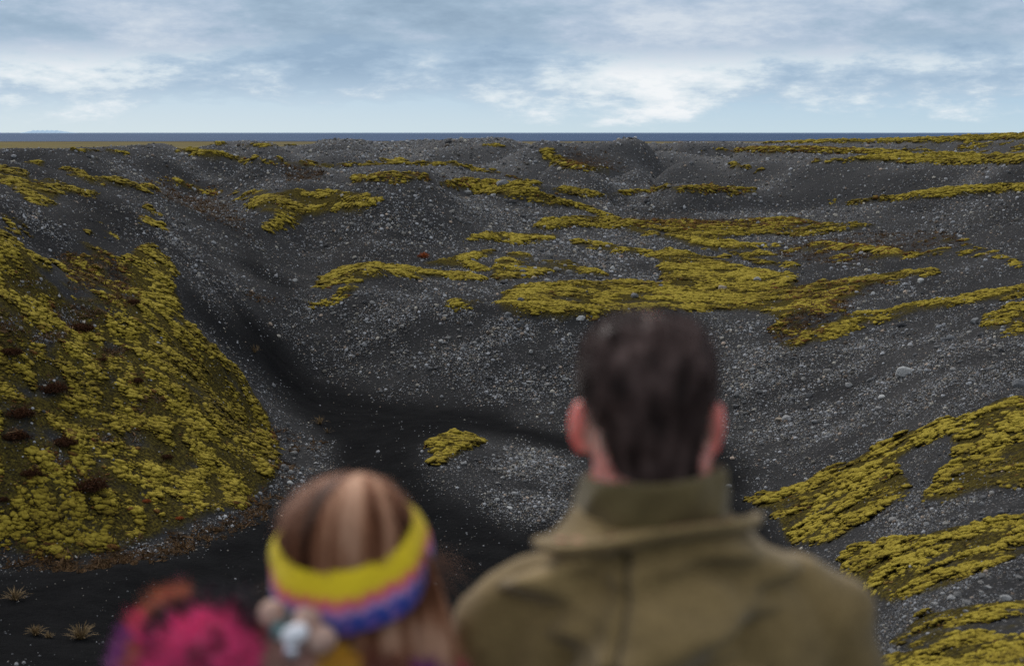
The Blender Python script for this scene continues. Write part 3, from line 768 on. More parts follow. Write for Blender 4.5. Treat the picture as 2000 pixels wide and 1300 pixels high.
# streaks that run down the slope, at the size of a few cushions
q1 = (X * .8 + Y * .6); q2 = (X * -.6 + Y * .8)
clump = fbm2(q1 * 3.4 + 11, q2 * 1.7, 3); clump_far = fbm2(X * .55 + 11, Y * 1.0, 4)
clump = np.where(RR < 30, clump, clump_far)
gap = fbm2(q1 * 1.3 + 31, q2 * .7 + 5, 3); gap_far = fbm2(X * 1.5 + 2, Y * 1.9, 3)
for k, G in moss_maps.items():
    far_k = k in ('ridge', 'middle', 'far', 'gully')
    lo, hi, am = {'hill': (.30, .86, 1.25), 'slope': (.34, .92, 1.45), 'mound': (.2, .7, .6)}.get(k, (.34, .90, 1.35) if k in ('middle', 'gully') else (.30, .70, .7))
    g_ = G * (.80 if k not in ('ridge', 'far') else .95) + wobble * (.55 if k not in ('ridge', 'far') else .25) + clump * am + (gap * .75 if not far_k else gap_far * (.8 if k in ('middle', 'gully') else .45))
    cover = sstep(lo, hi, g_) * seen * (np.abs(TH) < .62)[:, None] * sstep(.06, .2, G)
    Rk = {'hill': .00125, 'slope': .0017, 'mound': .0016, 'ridge': .0010, 'far': .0010}.get(k, .0010)
    weight = cover * CELL / (math.pi * Rk * Rk) * {'hill': 3.2, 'slope': 2.6, 'mound': 3.0}.get(k, 1.7)
    th, s = scatter(weight)
    if len(th) == 0: continue
    pos_, nrm = ground_at(th, s)
    r = np.exp(s)
    cv = bil(cover, th, s)
    R = Rk * np.minimum(r, 45 + .35 * r) * np.exp(np.clip(RNG.normal(0, .45, len(r)), -1, .6)) * (.40 + .70 * cv)
    R *= np.where(RNG.random(len(r)) < (.62 if not far_k else .3), RNG.uniform(.45, .75, len(r)), 1.)
    if k == 'hill': R *= np.interp(r, [18, 19, 21, 26, 40], [1.6, 1.3, 1.05, .95, .9])
    R = np.where(r < 9, R * 1.15, R)
    up = nrm * .6 + np.array([0, 0, .4]); up /= np.linalg.norm(up, axis=1)[:, None]
    pr, fc = CUSH_TINY if k in ('ridge', 'far') else CUSH_FAR if k != 'slope' else CUSH_NEAR
    elong = RNG.uniform(1.0, 1.8 if not far_k else 2.2, len(r))
    flat = RNG.uniform(.32, .68, len(r)) if not far_k else RNG.uniform(.4, .75, len(r))
    size = np.stack([R * elong, R, R * flat], 1)
    spin = RNG.normal(0, .8, len(r))
    which = RNG.integers(0, len(pr), len(r))
    lift = fbm2(pos_[:, 0] * 2.2, pos_[:, 1] * 2.2, 2) * .08 * np.clip(cv, 0, 1) * (1 if not far_k else .5)
    v, f = bulk(pr, fc, pos_ + nrm * (R * RNG.uniform(-.15, .2, len(r)) + lift)[:, None], up, size, spin, which)
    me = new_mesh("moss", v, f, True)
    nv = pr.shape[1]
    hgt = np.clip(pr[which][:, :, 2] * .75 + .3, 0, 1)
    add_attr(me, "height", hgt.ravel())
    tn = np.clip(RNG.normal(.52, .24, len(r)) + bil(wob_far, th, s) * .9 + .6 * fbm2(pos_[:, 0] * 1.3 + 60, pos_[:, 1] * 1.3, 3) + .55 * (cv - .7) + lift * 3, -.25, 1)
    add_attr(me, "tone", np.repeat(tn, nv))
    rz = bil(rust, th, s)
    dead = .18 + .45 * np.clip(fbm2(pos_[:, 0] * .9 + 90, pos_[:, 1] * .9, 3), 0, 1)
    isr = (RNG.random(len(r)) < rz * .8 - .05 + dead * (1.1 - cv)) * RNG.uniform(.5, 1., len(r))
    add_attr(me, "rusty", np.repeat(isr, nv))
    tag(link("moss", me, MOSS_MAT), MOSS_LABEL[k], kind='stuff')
    print('moss', k, len(r), flush=True)

# ------------------------------------------------------------------ loose gravel
mossy = np.clip(np.max(np.stack(list(moss_maps.values())), axis=0), 0, 1)
dens_noise = np.where(RR < 45, fbm2(X * .9, Y * .9, 4), .5 * fbm2(X * .25, Y * .25, 4) + .1)
gdens = (0.45 + 1.5 * stony) * (1 - .95 * np.clip(sand * 1.1, 0, 1)) * (1 - .93 * sstep(.1, .5, mossy)) * np.clip(.9 + 2.3 * dens_noise, .06, 3)
dh = np.maximum(np.diff(np.where(np.arange(NS)[None] > 60, HMAX, -9), axis=1, append=0), 0)
dh[:, -1] = 0; dh[:, :62] = 0
scr = np.minimum(dh, .02) * dTH[:, None]                 # solid angle in sight
wgt = gdens * (scr * .8 + seen * CELL * .035) * (np.abs(TH) < .56)[:, None] * (RR > 6)
NPEB = 230000
th, s = scatter(wgt, NPEB)
pos_, nrm = ground_at(th, s); r = np.exp(s)
px = 0.40 * (1 - RNG.random(NPEB)) ** (-1 / 3.1)              # radius in pixels of a 1024 px frame at this distance
px = np.minimum(px, 2.3)
R = np.minimum(px * r / 1422, .02 + .16 * RNG.random(NPEB) ** 2 + .0007 * r)
v0, f0 = icosphere(0)
pp = np.array([v0 * (1 + .38 * noise3(v0 * 1.4 + q * 5.1))[:, None] for q in range(16)])
size = R[:, None] * np.stack([RNG.uniform(.9, 1.4, NPEB), RNG.uniform(.75, 1.1, NPEB), RNG.uniform(.6, .95, NPEB)], 1)
which = RNG.integers(0, 16, NPEB)
v, f = bulk(pp, f0, pos_ + nrm * (R * .35)[:, None], nrm, size, RNG.uniform(0, 6.28, NPEB), which)
me = new_mesh("gravel", v, f, False)
tn = RNG.random(NPEB) ** 1.6
base = .05 + .37 * tn
warm = RNG.random(NPEB)
tint = np.where(warm[:, None] < .68, [1., 1.01, 1.05], np.where(warm[:, None] < .9, [1.08, 1.0, .86], [1.1, .86, .68]))
add_color(me, "tint", np.repeat(base[:, None] * tint, 12, 0))
m = NT("pebble")
m.set(Base_Color=m.attr("tint", 'Color'), Roughness=.9); m.b.inputs['Specular IOR Level'].default_value = .2
tag(link("gravel", me, m.m), 'loose pale and grey pebbles strewn over the black volcanic ground', kind='stuff')
# ------------------------------------------------------------------ single stones
m = NT("stone"); oi = m.node('ShaderNodeObjectInfo')
tc_ = m.objc
nz = m.noise(6., 5, .65, tc_)
grey = m.ramp(oi.outputs['Random'], [(0., (.10, .10, .105)), (.35, (.19, .19, .195)), (.6, (.27, .255, .235)), (.8, (.33, .32, .31)), (1., (.45, .45, .45))])
m.set(Base_Color=m.mix(m.rng(nz, .35, .7), m.mix(.45, grey, (.05, .05, .05)), grey), Roughness=.9, Normal=m.bump(nz, .5, .15))
m.b.inputs['Specular IOR Level'].default_value = .25
STONE = m.m
def fixed_stone(name, c):
    m = NT(name); nz = m.noise(6., 5, .65, m.objc)
    m.set(Base_Color=m.mix(m.rng(nz, .35, .7), tuple(x * .65 for x in c), c), Roughness=.9, Normal=m.bump(nz, .5, .15))
    m.b.inputs['Specular IOR Level'].default_value = .25
    return m.m
TONES = {'white': fixed_stone("white_stone", (.58, .58, .57)), 'beige': fixed_stone("beige_stone", (.42, .35, .27)), 'grey': fixed_stone("grey_stone", (.22, .225, .235)),
         'dark': fixed_stone("dark_stone", (.075, .075, .08)), 'pale': fixed_stone("pale_stone", (.40, .40, .40)), 'pink': fixed_stone("pinkish_stone", (.40, .27, .21))}
v3, f3 = icosphere(3)
def stone_shape(seed, rough=.33, cut=5):
    rr = np.random.default_rng(seed)
    v = v3 * (1 + rough * noise3(v3 * 1.1 + seed * 3.7) + .10 * noise3(v3 * 3.3 + seed))[:, None]
    for _ in range(cut):                                    # broken faces
        n = rr.normal(size=3); n /= np.linalg.norm(n); d = rr.uniform(.55, .85)
        ex = np.maximum(v @ n - d, 0); v = v - ex[:, None] * n * .92
    v = v * (1 + .03 * noise3(v * 9. + seed))[:, None]
    return v
SHAPES = [new_mesh("stone", stone_shape(q, cut=3 + q % 5), f3, True) for q in range(10)]
for me in SHAPES: me.materials.append(STONE)
TONED = {}
def stone(u, v, px, tone=None, label=None, group=None, shape=None, flat=.75, name="stone"):
    th, s = cast(u, v)
    return stone_ground(float(th[0]), float(s[0]), px, tone, label, group, shape, flat, name)
def stone_ground(th, s, px, tone=None, label=None, group=None, shape=None, flat=.75, name="stone"):
    p, n = ground_at(np.array([th]), np.array([s])); p = p[0]
    r = math.exp(s); R = .5 * px / FPX * r
    q = random.randrange(len(SHAPES)) if shape is None else shape
    me = SHAPES[q]
    if tone:
        if (q, tone) not in TONED:
            TONED[(q, tone)] = me.copy(); TONED[(q, tone)].materials.clear(); TONED[(q, tone)].materials.append(TONES[tone])
        me = TONED[(q, tone)]
    o = bpy.data.objects.new(name, me); COL.objects.link(o)
    o.location = (p[0], p[1], p[2] + R * flat * .35)
    o.scale = (R * random.uniform(1., 1.25), R * random.uniform(.85, 1.1), R * flat)
    o.rotation_euler = (random.uniform(-.25, .25), random.uniform(-.25, .25), random.uniform(0, 6.28))
    tag(o, label, "stone", group)
    return o
NAMED = [
 (1766,735,30,'white','largest white block, angular, alone on the gravel slope at right',.8,'boulder'),
 (1722,781,15,'white','small white upright stone below and left of the largest white block',.9,'stone'),
 (1536,821,19,'pale','right one of two pale stones side by side on the gravel right of the man',.7,'stone'),
 (1522,822,14,'beige','left one of two pale stones side by side on the gravel right of the man',.7,'stone'),
 (1592,826,17,'grey','flat grey stone a step right of the two pale stones side by side',.6,'stone'),
 (1588,838,13,'pale','small pale stone touching the flat grey stone right of the pale pair',.7,'stone'),
 (1990,756,26,'grey','blocky grey boulder at the upper end of the right moss edge',.9,'boulder'),
 (1720,861,12,'white','small white stone on gravel just above the right moss edge',.8,'stone'),
 (1423,953,15,'grey','rounded grey stone on black sand beside the jacket collar',.75,'stone'),
 (1966,1173,24,'pale','pale beige slab among the lower moss tufts at right',.6,'boulder'),
 (1745,1276,22,'grey','flat pale grey stone at the edge of the nearest moss beside the sleeve',.45,'stone'),
 (1799,551,13,'white','bright white triangular stone on the terrace right of the moss bands',.9,'stone'),
 (1411,564,17,'beige','beige boulder resting in the large moss patch above the man',.7,'boulder'),
 (1480,549,14,'pale','pale grey stone in the moss, right of the beige boulder',.75,'stone'),
 (1904,632,20,'grey','rounded grey boulder among the white stones below the lower right moss band',.85,'boulder'),
 (1857,663,16,'grey','pair mate grey round stone, right one, low on the stony right slope',.85,'stone'),
 (1842,666,13,'grey','pair mate grey round stone, left one, low on the stony right slope',.85,'stone'),
 (1705,575,9,'white','small white stone at the foot of the rising right moss band',.8,'stone'),
 (1762,638,17,'dark','dark grey stone just under the lower right moss band',.7,'stone'),
 (982,362,24,'grey','largest grey boulder on the ridge top moss behind the gravel dome',.7,'boulder'),
 (912,379,15,'pale','pale grey boulder at the lip of the ridge moss over the dome',.75,'boulder'),
 (963,385,11,'pale','small pale stone below the largest ridge boulder',.7,'stone'),
 (1032,403,14,'grey','grey stone under the ridge moss where it narrows to the right',.75,'stone'),
 (1000,396,15,'dark','dark stone under the ridge moss below the largest grey boulder',.6,'stone'),
 (1018,589,15,'dark','round dark stone in the left end of the biggest moss patch',.8,'boulder'),
 (1134,626,15,'white','white angular stone on the rim beside the top of the hair',.7,'boulder'),
 (992,617,14,'grey','grey stone at the lower edge of the biggest moss patch',.7,'stone'),
 (1013,638,12,'grey','grey stone on the bowl rim just below the moss edge',.8,'stone'),
 (1240,581,17,'grey','smooth grey stone on the moss directly above the man',.7,'boulder'),
 (1197,526,10,'white','narrow white stone standing between two moss bands',1.1,'stone'),
 (1021,526,14,'grey','grey boulder on the middle moss patch left of the man',.8,'boulder'),
 (1043,545,11,'beige','beige stone in the stony gap between two moss patches',.8,'stone'),
 (1069,549,10,'pale','pale stone next to the beige one in the stony gap',.8,'stone'),
 (1085,548,9,'grey','grey stone at the right of the stony gap between moss patches',.8,'stone'),
 (984,554,15,'dark','dark boulder at the left tip of the stony gap',.8,'boulder'),
 (1214,503,8,'pink','small pinkish stone under the thin moss line of the middle terrace',.8,'stone'),
 (830,434,9,'pale','palest stone on the face of the gravel dome',.8,'stone'),
 (868,627,9,'beige','beige stone high on the bowl wall below the moss crest',.8,'stone'),
 (966,648,10,'beige','tan stone on the bowl wall below the biggest moss patch',.8,'stone'),
 (876,280,14,'dark','dark boulder on the skyline ridge left of the crater',.6,'boulder'),
 (1265,399,14,'dark','dark stone on the gravel hump right of the ridge moss',.7,'stone'),
 (970,979,11,'white','left white stone at the foot of the gravel mound',.8,'stone'),
 (995,997,12,'white','right white stone at the foot of the gravel mound',.8,'stone'),
 (567,945,10,'white','white stone at the lower tip of the pebble tongue beside the moss hill',.8,'stone'),
 (576,550,9,'white','white stone in the gully left of the gravel dome',.8,'stone'),
 (850,1143,9,'white','lone white stone on the black sand right of the headband',.8,'stone'),
 (1140,978,10,'pale','pale stone on the sand next to the jacket hood',.7,'stone'),
]
TAKEN = []
for (u, v, px, tone, label, flat, name) in NAMED:
    label = label.replace('pair mate grey round stone, right one,', 'right one of two round grey stones').replace('pair mate grey round stone, left one,', 'left one of two round grey stones')
    stone(u, v, px, tone, label, None, None, flat, name)
FIELDS = [
 ('scattered stones on the right gravel slope', 'loose rounded stone among many on the gravel slope right of the man', [(1430,640),(1600,690),(1900,610),(2000,640),(2000,740),(1800,815),(1560,910),(1440,900)], 62, 10),
 ('scattered stones on the bowl wall', 'loose stone among many on the gravel wall at the back of the bowl', [(640,600),(760,560),(960,625),(1120,630),(1120,770),(900,740),(700,700)], 40, 8),
 ('scattered stones on the gravel dome', 'loose stone among many on the rounded gravel dome beyond the bowl', [(580,440),(720,372),(900,385),(1040,410),(900,450),(700,490)], 32, 7),
 ('scattered stones on the mossy terraces', 'loose stone among many between the moss bands of the middle terraces', [(960,480),(1250,465),(1300,545),(1000,552)], 26, 9),
 ('scattered stones on the gravel mound', 'loose pebble sized stone among many on the gravel mound in the sand', [(900,900),(980,870),(1110,890),(1110,1000),(1020,1015),(930,960)], 24, 8),
 ('scattered stones between the right moss bands', 'loose stone among many in the gravel strips between the near moss bands', [(1720,1010),(2000,940),(2000,990),(1800,1050)], 14, 12),
 ('scattered stones low at right', 'loose grey stone among many below the second near moss band', [(1740,1190),(1900,1130),(2000,1110),(2000,1165),(1800,1220)], 14, 13),
 ('scattered stones of the pebble tongue', 'loose pale stone among many beside the lower flank of the moss hill', [(545,840),(640,890),(610,930),(540,945)], 14, 8),
 ('scattered stones on the left ridge', 'loose stone among many on the gravel ridge left of the gully', [(250,380),(330,420),(480,600),(420,580)], 24, 7),
]
def inside(p, poly):
    x, y = p; c = False
    for k in range(len(poly)):
        (x0, y0), (x1, y1) = poly[k], poly[k - 1]
        if (y0 > y) != (y1 > y) and x < (x1 - x0) * (y - y0) / (y1 - y0) + x0: c = not c
    return c
for group, label, poly, n, px in FIELDS:
    us = [p[0] for p in poly]; vs = [p[1] for p in poly]
    k = 0
    while k < n:
        p = (random.uniform(min(us), max(us)), random.uniform(min(vs), max(vs)))
        if not inside(p, poly): continue
        stone(p[0], p[1], px * random.uniform(.75, 1.35) ** 1.3, None, label, group, None, random.uniform(.6, .9)); k += 1

# ------------------------------------------------------------------ low shrubs, heath and grass
def leaf_cloud(n, rad, rng, size, up=.5):
    """many small leaves spread through a low dome"""
    c = rng.normal(size=(n, 3)); c /= np.linalg.norm(c, axis=1)[:, None]; c *= (rng.random(n) ** .4)[:, None]
    c[:, 2] = np.abs(c[:, 2]); c *= np.array(rad)
    c *= (1 + .45 * noise3(c / max(rad) * 2.1 + 3))[:, None]
    d1 = rng.normal(size=(n, 3)); d1[:, 2] += up; d1 /= np.linalg.norm(d1, axis=1)[:, None]
    d2 = np.cross(d1, rng.normal(size=(n, 3))); d2 /= np.linalg.norm(d2, axis=1)[:, None]
    sz = size * rng.uniform(.6, 1.4, n)[:, None]
    v = np.stack([c - d2 * sz * .35, c + d2 * sz * .35, c + d1 * sz], 1).reshape(-1, 3)
    f = np.arange(n * 3).reshape(-1, 3)
    hh = np.repeat(np.clip(c[:, 2] / rad[2], 0, 1), 3)
    return v, f, hh
def leaf_mat(name, lo, hi):
    m = NT(name); nz = m.noise(14., 3, .7, m.geo)
    m.set(Base_Color=m.mix(m.math('ADD', m.math('MULTIPLY', m.attr('height'), .6), m.math('MULTIPLY', nz, .5), clamp=True), lo, hi), Roughness=1.)
    m.b.inputs['Specular IOR Level'].default_value = .05
    return m.m
SHRUB_MAT = leaf_mat("dark_heather", (.010, .006, .004), (.085, .036, .018))
ORANGE = leaf_mat("autumn_leaf", (.08, .02, .008), (.42, .12, .04))
TAN = leaf_mat("dry_grass", (.04, .028, .015), (.27, .19, .10))
rg = np.random.default_rng(21)
SH_LABEL = {0:'largest dark red-brown shrub, low on the moss hill',1:'dark red shrub in the middle of the moss hill, half buried in moss',2:'wide rusty shrub at the left part of the moss hill',
 6:'brown shrub high on the moss hill above the dark bare patch',7:'reddish shrub beside the upright moss strip on the hill',4:'dark shrub near the right shoulder of the moss hill',10:'dark red shrub cut by the left edge at the foot of the hill',
 13:'small brick red shrub near the lower right edge of the moss hill',14:'small orange brown shrub just above the foot of the moss hill'}
for q, (u, v, a_, b_) in enumerate(SHRUBS):
    th, s = cast(u, v + b_ * .5); p, n = ground_at(th, s); r = math.exp(s[0])
    R = a_ / FPX * r
    vv, ff, hh = leaf_cloud(1500, (R, R * .8, R * .42), rg, R * .10)
    me = new_mesh("low_shrub", vv, ff, False); add_attr(me, 'height', hh)
    o = link("low_shrub", me, SHRUB_MAT if q < 13 else ORANGE); o.location = p[0]
    if q < 13 and q in SH_LABEL or q >= 13: tag(o, SH_LABEL[q], "shrub")
    else: tag(o, "small dark brown shrub patch set into the moss carpet of the left hill", "shrub", "small dark shrubs on the moss hill")
th, s = cast(827, 503); p, n = ground_at(th, s); R = 12 / FPX * math.exp(s[0])
vv, ff, hh = leaf_cloud(900, (R, R, R * .8), rg, R * .16)
me = new_mesh("low_shrub", vv, ff, False); add_attr(me, 'height', hh)
o = link("low_shrub", me, ORANGE); o.location = p[0]; tag(o, "small orange-red bush alone on dark gravel above the front moss crest", "shrub")
# tufts of dry grass on the black sand
def grass_tuft(u, v, wpx, n, label):
    th, s = cast(u, v); p, _ = ground_at(th, s); r = math.exp(s[0]); R = wpx / FPX * r
    V, F, Hh_ = [], [], []
    for k in range(n):
        a_ = rg.uniform(0, 6.28); lean = rg.uniform(.15, 1.25); L = R * rg.uniform(.6, 1.3); w_ = .0045 * rg.uniform(.6, 1.3)
        b0 = np.array([math.cos(a_), math.sin(a_), 0]) * R * .25 * rg.random()
        d = np.array([math.cos(a_) * math.sin(lean), math.sin(a_) * math.sin(lean), math.cos(lean)])
        sd = np.array([-math.sin(a_), math.cos(a_), 0]) * w_
        i0 = len(V); mid_ = b0 + d * L * .55 + np.array([0, 0, .06 * L]); tip = b0 + d * L - np.array([0, 0, .12 * L])
        V += [b0 - sd, b0 + sd, mid_ - sd * .8, mid_ + sd * .8, tip]; F += [(i0, i0 + 1, i0 + 3), (i0, i0 + 3, i0 + 2), (i0 + 2, i0 + 3, i0 + 4)]
        Hh_ += [.2, .2, .8, .8, 1]
    me = new_mesh("grass_tuft", np.array(V), np.array(F), False); add_attr(me, 'height', np.array(Hh_))
    o = link("grass_tuft", me, TAN); o.location = p[0]; tag(o, label, "grass tuft")
grass_tuft(158, 1248, 32, 100, "straw coloured dry grass tuft, the widest one on the black sand at lower left")
grass_tuft(70, 1240, 24, 60, "small dry grass tuft left of the widest one on the black sand")
grass_tuft(30, 1172, 28, 70, "dry brown grass tuft at the left edge on the sand below the moss hill")
grass_tuft(95, 1246, 14, 30, "tiny straw tuft between the two lower grass tufts")
grass_tuft(625, 828, 20, 50, "thin brown grass tuft on the sand beside the pebble tongue")
grass_tuft(640, 845, 13, 24, "sparse brown tuft just below the one beside the pebble tongue")
grass_tuft(497, 690, 18, 40, "withered tuft in the gully above the black sand")
# withered heath: tiny twigs along the foot of the moss and in the rusty dips
wt_ = np.clip(rust - .12, 0, 1) * seen * CELL * (np.abs(TH) < .5)[:, None] * np.clip(1 + 2.2 * clump, 0, 3) * (RR > 10)
N = 5200
th, s = scatter(wt_, N); p, nrm = ground_at(th, s); r = np.exp(s)
V, F, A_, C_ = [], [], [], []
nb = 9
ctr = np.repeat(p, nb, 0); rr_ = np.repeat(np.minimum(r, 60), nb)
R = rr_ * np.interp(rr_, [20, 40], [.0021, .0011]) * np.repeat(np.exp(rg.normal(0, .4, N)), nb)
d1 = rg.normal(size=(N * nb, 3)); d1[:, 2] = np.abs(d1[:, 2]) * .6 + .1; d1 /= np.linalg.norm(d1, axis=1)[:, None]
sd = np.cross(d1, rg.normal(size=(N * nb, 3))); sd /= np.linalg.norm(sd, axis=1)[:, None]
off = rg.normal(size=(N * nb, 3)) * np.array([1, 1, .1]) * (R * .45)[:, None]; off[:, 2] = np.abs(off[:, 2])
b0 = ctr + off; tip = b0 + d1 * (R * rg.uniform(.6, 1.5, N * nb))[:, None]
V = np.stack([b0 - sd * (R * .16)[:, None], b0 + sd * (R * .16)[:, None], tip], 1).reshape(-1, 3)
me = new_mesh("dry_heath", V, np.arange(len(V)).reshape(-1, 3), False)
tn = np.clip(rg.normal(.42, .25, N), 0, 1); add_attr(me, "height", np.repeat(np.repeat(tn, nb), 3))
tag(link("dry_heath", me, leaf_mat("withered_heath", (.022, .014, .009), (.20, .12, .06))), "withered brown heath growing along the foot of the moss and in the dips", kind='stuff')
# ------------------------------------------------------------------ people
def _basis(d):
    d = d / np.linalg.norm(d)
    a = np.array([0, 0, 1.]) if abs(d[2]) < .9 else np.array([1., 0, 0])
    x = np.cross(a, d); x /= np.linalg.norm(x); return x, np.cross(d, x), d
def capsule(p0, p1, r0, r1, sx=1., n=16, k=5):
    """closed tapered limb with rounded ends; sx widens it sideways"""
    p0 = np.array(p0, float); p1 = np.array(p1, float); x, y, d = _basis(p1 - p0)
    rings = []
    for i in range(k): a = -math.pi / 2 + (i + .15) / k * math.pi / 2; rings.append((p0 + d * r0 * math.sin(a), r0 * math.cos(a)))
    for t in (0, .25, .5, .75, 1): rings.append((p0 + (p1 - p0) * t, r0 + (r1 - r0) * t))
    for i in range(k): a = (i + .85) / k * math.pi / 2; rings.append((p1 + d * r1 * math.sin(a), r1 * math.cos(a)))
    V, F = [], []
    for c, r in rings:
        for j in range(n):
            a = 2 * math.pi * j / n; V.append(c + x * math.cos(a) * r * sx + y * math.sin(a) * r)
    m_ = len(rings)
    for i in range(m_ - 1):
        for j in range(n):
            q = i * n + j; q2 = i * n + (j + 1) % n; F += [(q, q2, q2 + n), (q, q2 + n, q + n)]
    V.append(rings[0][0] - d * 1e-4); V.append(rings[-1][0] + d * 1e-4); b0 = len(V) - 2
    for j in range(n): F += [(b0, (j + 1) % n, j), (b0 + 1, (m_ - 1) * n + j, (m_ - 1) * n + (j + 1) % n)]
    return np.array(V), np.array(F)
def ellipsoid(c, r, rot=None, sub=3, p=2.0):
    v, f = icosphere(sub)
    if p != 2.0: v = v / ((np.abs(v) ** p).sum(1) ** (1 / p))[:, None]
    v = v * np.array(r)
    if rot is not None: v = v @ np.array(Matrix.Rotation(rot[1], 3, rot[0])).T
    return v + np.array(c), f
def loft(rings, n=40, p=2.0):
    """closed loft of (z, half width, half depth, x centre, y centre)"""
    V, F = [], []
    for (z, a, b, cx, cy) in rings:
        for j in range(n):
            t = 2 * math.pi * j / n; c, s = math.cos(t), math.sin(t)
            V.append((cx + a * math.copysign(abs(c) ** (2 / p), c), cy + b * math.copysign(abs(s) ** (2 / p), s), z))
    m_ = len(rings)
    for i in range(m_ - 1):
        for j in range(n):
            q = i * n + j; q2 = i * n + (j + 1) % n; F += [(q, q2, q2 + n), (q, q2 + n, q + n)]
    V.append((rings[0][3], rings[0][4], rings[0][0])); V.append((rings[-1][3], rings[-1][4], rings[-1][0])); b0 = len(V) - 2
    for j in range(n): F += [(b0, (j + 1) % n, j), (b0 + 1, (m_ - 1) * n + j, (m_ - 1) * n + (j + 1) % n)]
    return np.array(V, float), np.array(F)
def fuse(parts, voxel=.007, smooth=6):
    """one continuous surface from overlapping solids"""
    V, F, o = [], [], 0
    for v, f in parts: V.append(v); F.append(f + o); o += len(v)
    me = new_mesh("fuse", np.vstack(V), np.vstack(F))
    ob = bpy.data.objects.new("fuse", me); COL.objects.link(ob)
    r = ob.modifiers.new("r", 'REMESH'); r.mode = 'VOXEL'; r.voxel_size = voxel; r.use_smooth_shade = True
    if smooth:
        s_ = ob.modifiers.new("s", 'SMOOTH'); s_.factor = .5; s_.iterations = smooth
    dg = bpy.context.evaluated_depsgraph_get(); dg.update()
    out = bpy.data.meshes.new_from_object(ob.evaluated_get(dg))
    bpy.data.objects.remove(ob); bpy.data.meshes.remove(me)
    return out
def coords(me):
    a = np.empty(len(me.vertices) * 3, np.float32); me.vertices.foreach_get("co", a); return a.reshape(-1, 3).astype(float)
def normals(me):
    a = np.empty(len(me.vertices) * 3, np.float32); me.vertices.foreach_get("normal", a); return a.reshape(-1, 3).astype(float)
def set_coords(me, v):
    me.vertices.foreach_set("co", np.ascontiguousarray(v, np.float32).ravel()); me.update()
def hand(w, d, side, palm_r=.024):
    """palm, four unequal bent fingers and a thumb hanging from wrist w along d"""
    w = np.array(w, float); d = np.array(d, float); d /= np.linalg.norm(d)
    fw = np.array([0., 1., 0.]); fw -= d * (fw @ d); fw /= np.linalg.norm(fw); inn = np.array([-side, 0., 0.]); inn -= d * (inn @ d); inn /= np.linalg.norm(inn)
    out = [capsule(w - d * .03, w + d * .02, .026, .026)]
    for q, k in enumerate((-.026, -.009, .009, .026)): out.append(capsule(w + fw * k * .7 + d * .01, w + fw * k + d * .085, .014, .0125))
    for q, (k, L) in enumerate(((.029, .072), (.010, .080), (-.010, .075), (-.028, .058))):
        a = w + fw * k + d * .088; b = a + d * L * .48 + inn * L * .10; c = b + d * L * .30 + inn * L * .22; e = c + d * L * .16 + inn * L * .26
        out += [capsule(a, b, .0095, .009), capsule(b, c, .009, .0082), capsule(c, e, .0082, .0072)]
    t0 = w + fw * .026 + d * .03; t1 = t0 + fw * .026 + d * .034 + inn * .012; t2 = t1 + fw * .004 + d * .030 + inn * .008
    return out + [capsule(t0, t1, .014, .011), capsule(t1, t2, .011, .009)]
def head_parts(zc, s=1.0, ear_z=-.055, female=False, yc=0.):
    """skull, face, nose, lips, chin and ears about a skull centre at height zc"""
    c = lambda x, y, z: (x * s, yc + y * s, zc + z * s)
    P_ = [ellipsoid(c(0, -.004, 0), (.077 * s, .097 * s, .090 * s)), ellipsoid(c(0, .030, -.075), (.060 * s, .064 * s, .075 * s)),
          ellipsoid(c(0, .066, -.128), (.026 * s, .024 * s, .020 * s)), capsule(c(-.045, .02, -.115), c(-.012, .065, -.130), .018 * s, .018 * s), capsule(c(.045, .02, -.115), c(.012, .065, -.130), .018 * s, .018 * s),
          capsule(c(0, .090, -.022), c(0, .112, -.064), .008 * s, .012 * s), ellipsoid(c(.011, .100, -.068), (.009 * s, .010 * s, .008 * s), sub=2), ellipsoid(c(-.011, .100, -.068), (.009 * s, .010 * s, .008 * s), sub=2),
          capsule(c(-.034, .080, -.008), c(.034, .080, -.008), .012 * s, .012 * s), capsule(c(-.018, .086, -.094), c(.018, .086, -.094), .007 * s, .007 * s), capsule(c(-.015, .085, -.104), c(.015, .085, -.104), .008 * s, .008 * s),
          ellipsoid(c(.032, .074, -.026), (.013 * s, .011 * s, .010 * s), sub=2), ellipsoid(c(-.032, .074, -.026), (.013 * s, .011 * s, .010 * s), sub=2)]
    for sd in (-1, 1):
        e = c(sd * .083, -.008, ear_z)
        P_ += [ellipsoid(e, (.0075 * s, .022 * s, .036 * s), ('Z', sd * -.75)), ellipsoid((e[0] + sd * .006 * s, e[1] - .010 * s, e[2] + .010 * s), (.006 * s, .012 * s, .024 * s), ('Z', sd * -.5), 2), ellipsoid(c(sd * .074, .002, ear_z - .006), (.014 * s, .014 * s, .02 * s), None, 2)]
    return P_
def strands(src, keep, n, L, w, rng, flow, spread=.25, head=None):
    """fine hairs rooted on a surface, lying along flow(point, normal)"""
    v = coords(src); nn = normals(src); idx = np.nonzero(keep(v))[0]; k = rng.choice(idx, n)
    p = v[k]; nm = nn[k]; d = flow(p, nm) + rng.normal(size=(n, 3)) * spread; d /= np.linalg.norm(d, axis=1)[:, None]
    sd = np.cross(d, nm + .01); sd /= np.linalg.norm(sd, axis=1)[:, None]
    l = L * rng.uniform(.5, 1.3, n)[:, None]
    a = p - nm * .002
    mid_ = a + d * l * .5 + nm * l * .06; tip = a + d * l
    V = np.stack([a - sd * w, a + sd * w, mid_ + sd * w * .8, mid_ - sd * w * .8, tip], 1)
    i0 = np.arange(n) * 5
    F = np.concatenate([np.stack([i0, i0 + 1, i0 + 2], 1), np.stack([i0, i0 + 2, i0 + 3], 1), np.stack([i0 + 3, i0 + 2, i0 + 4], 1)])
    return V.reshape(-1, 3), F
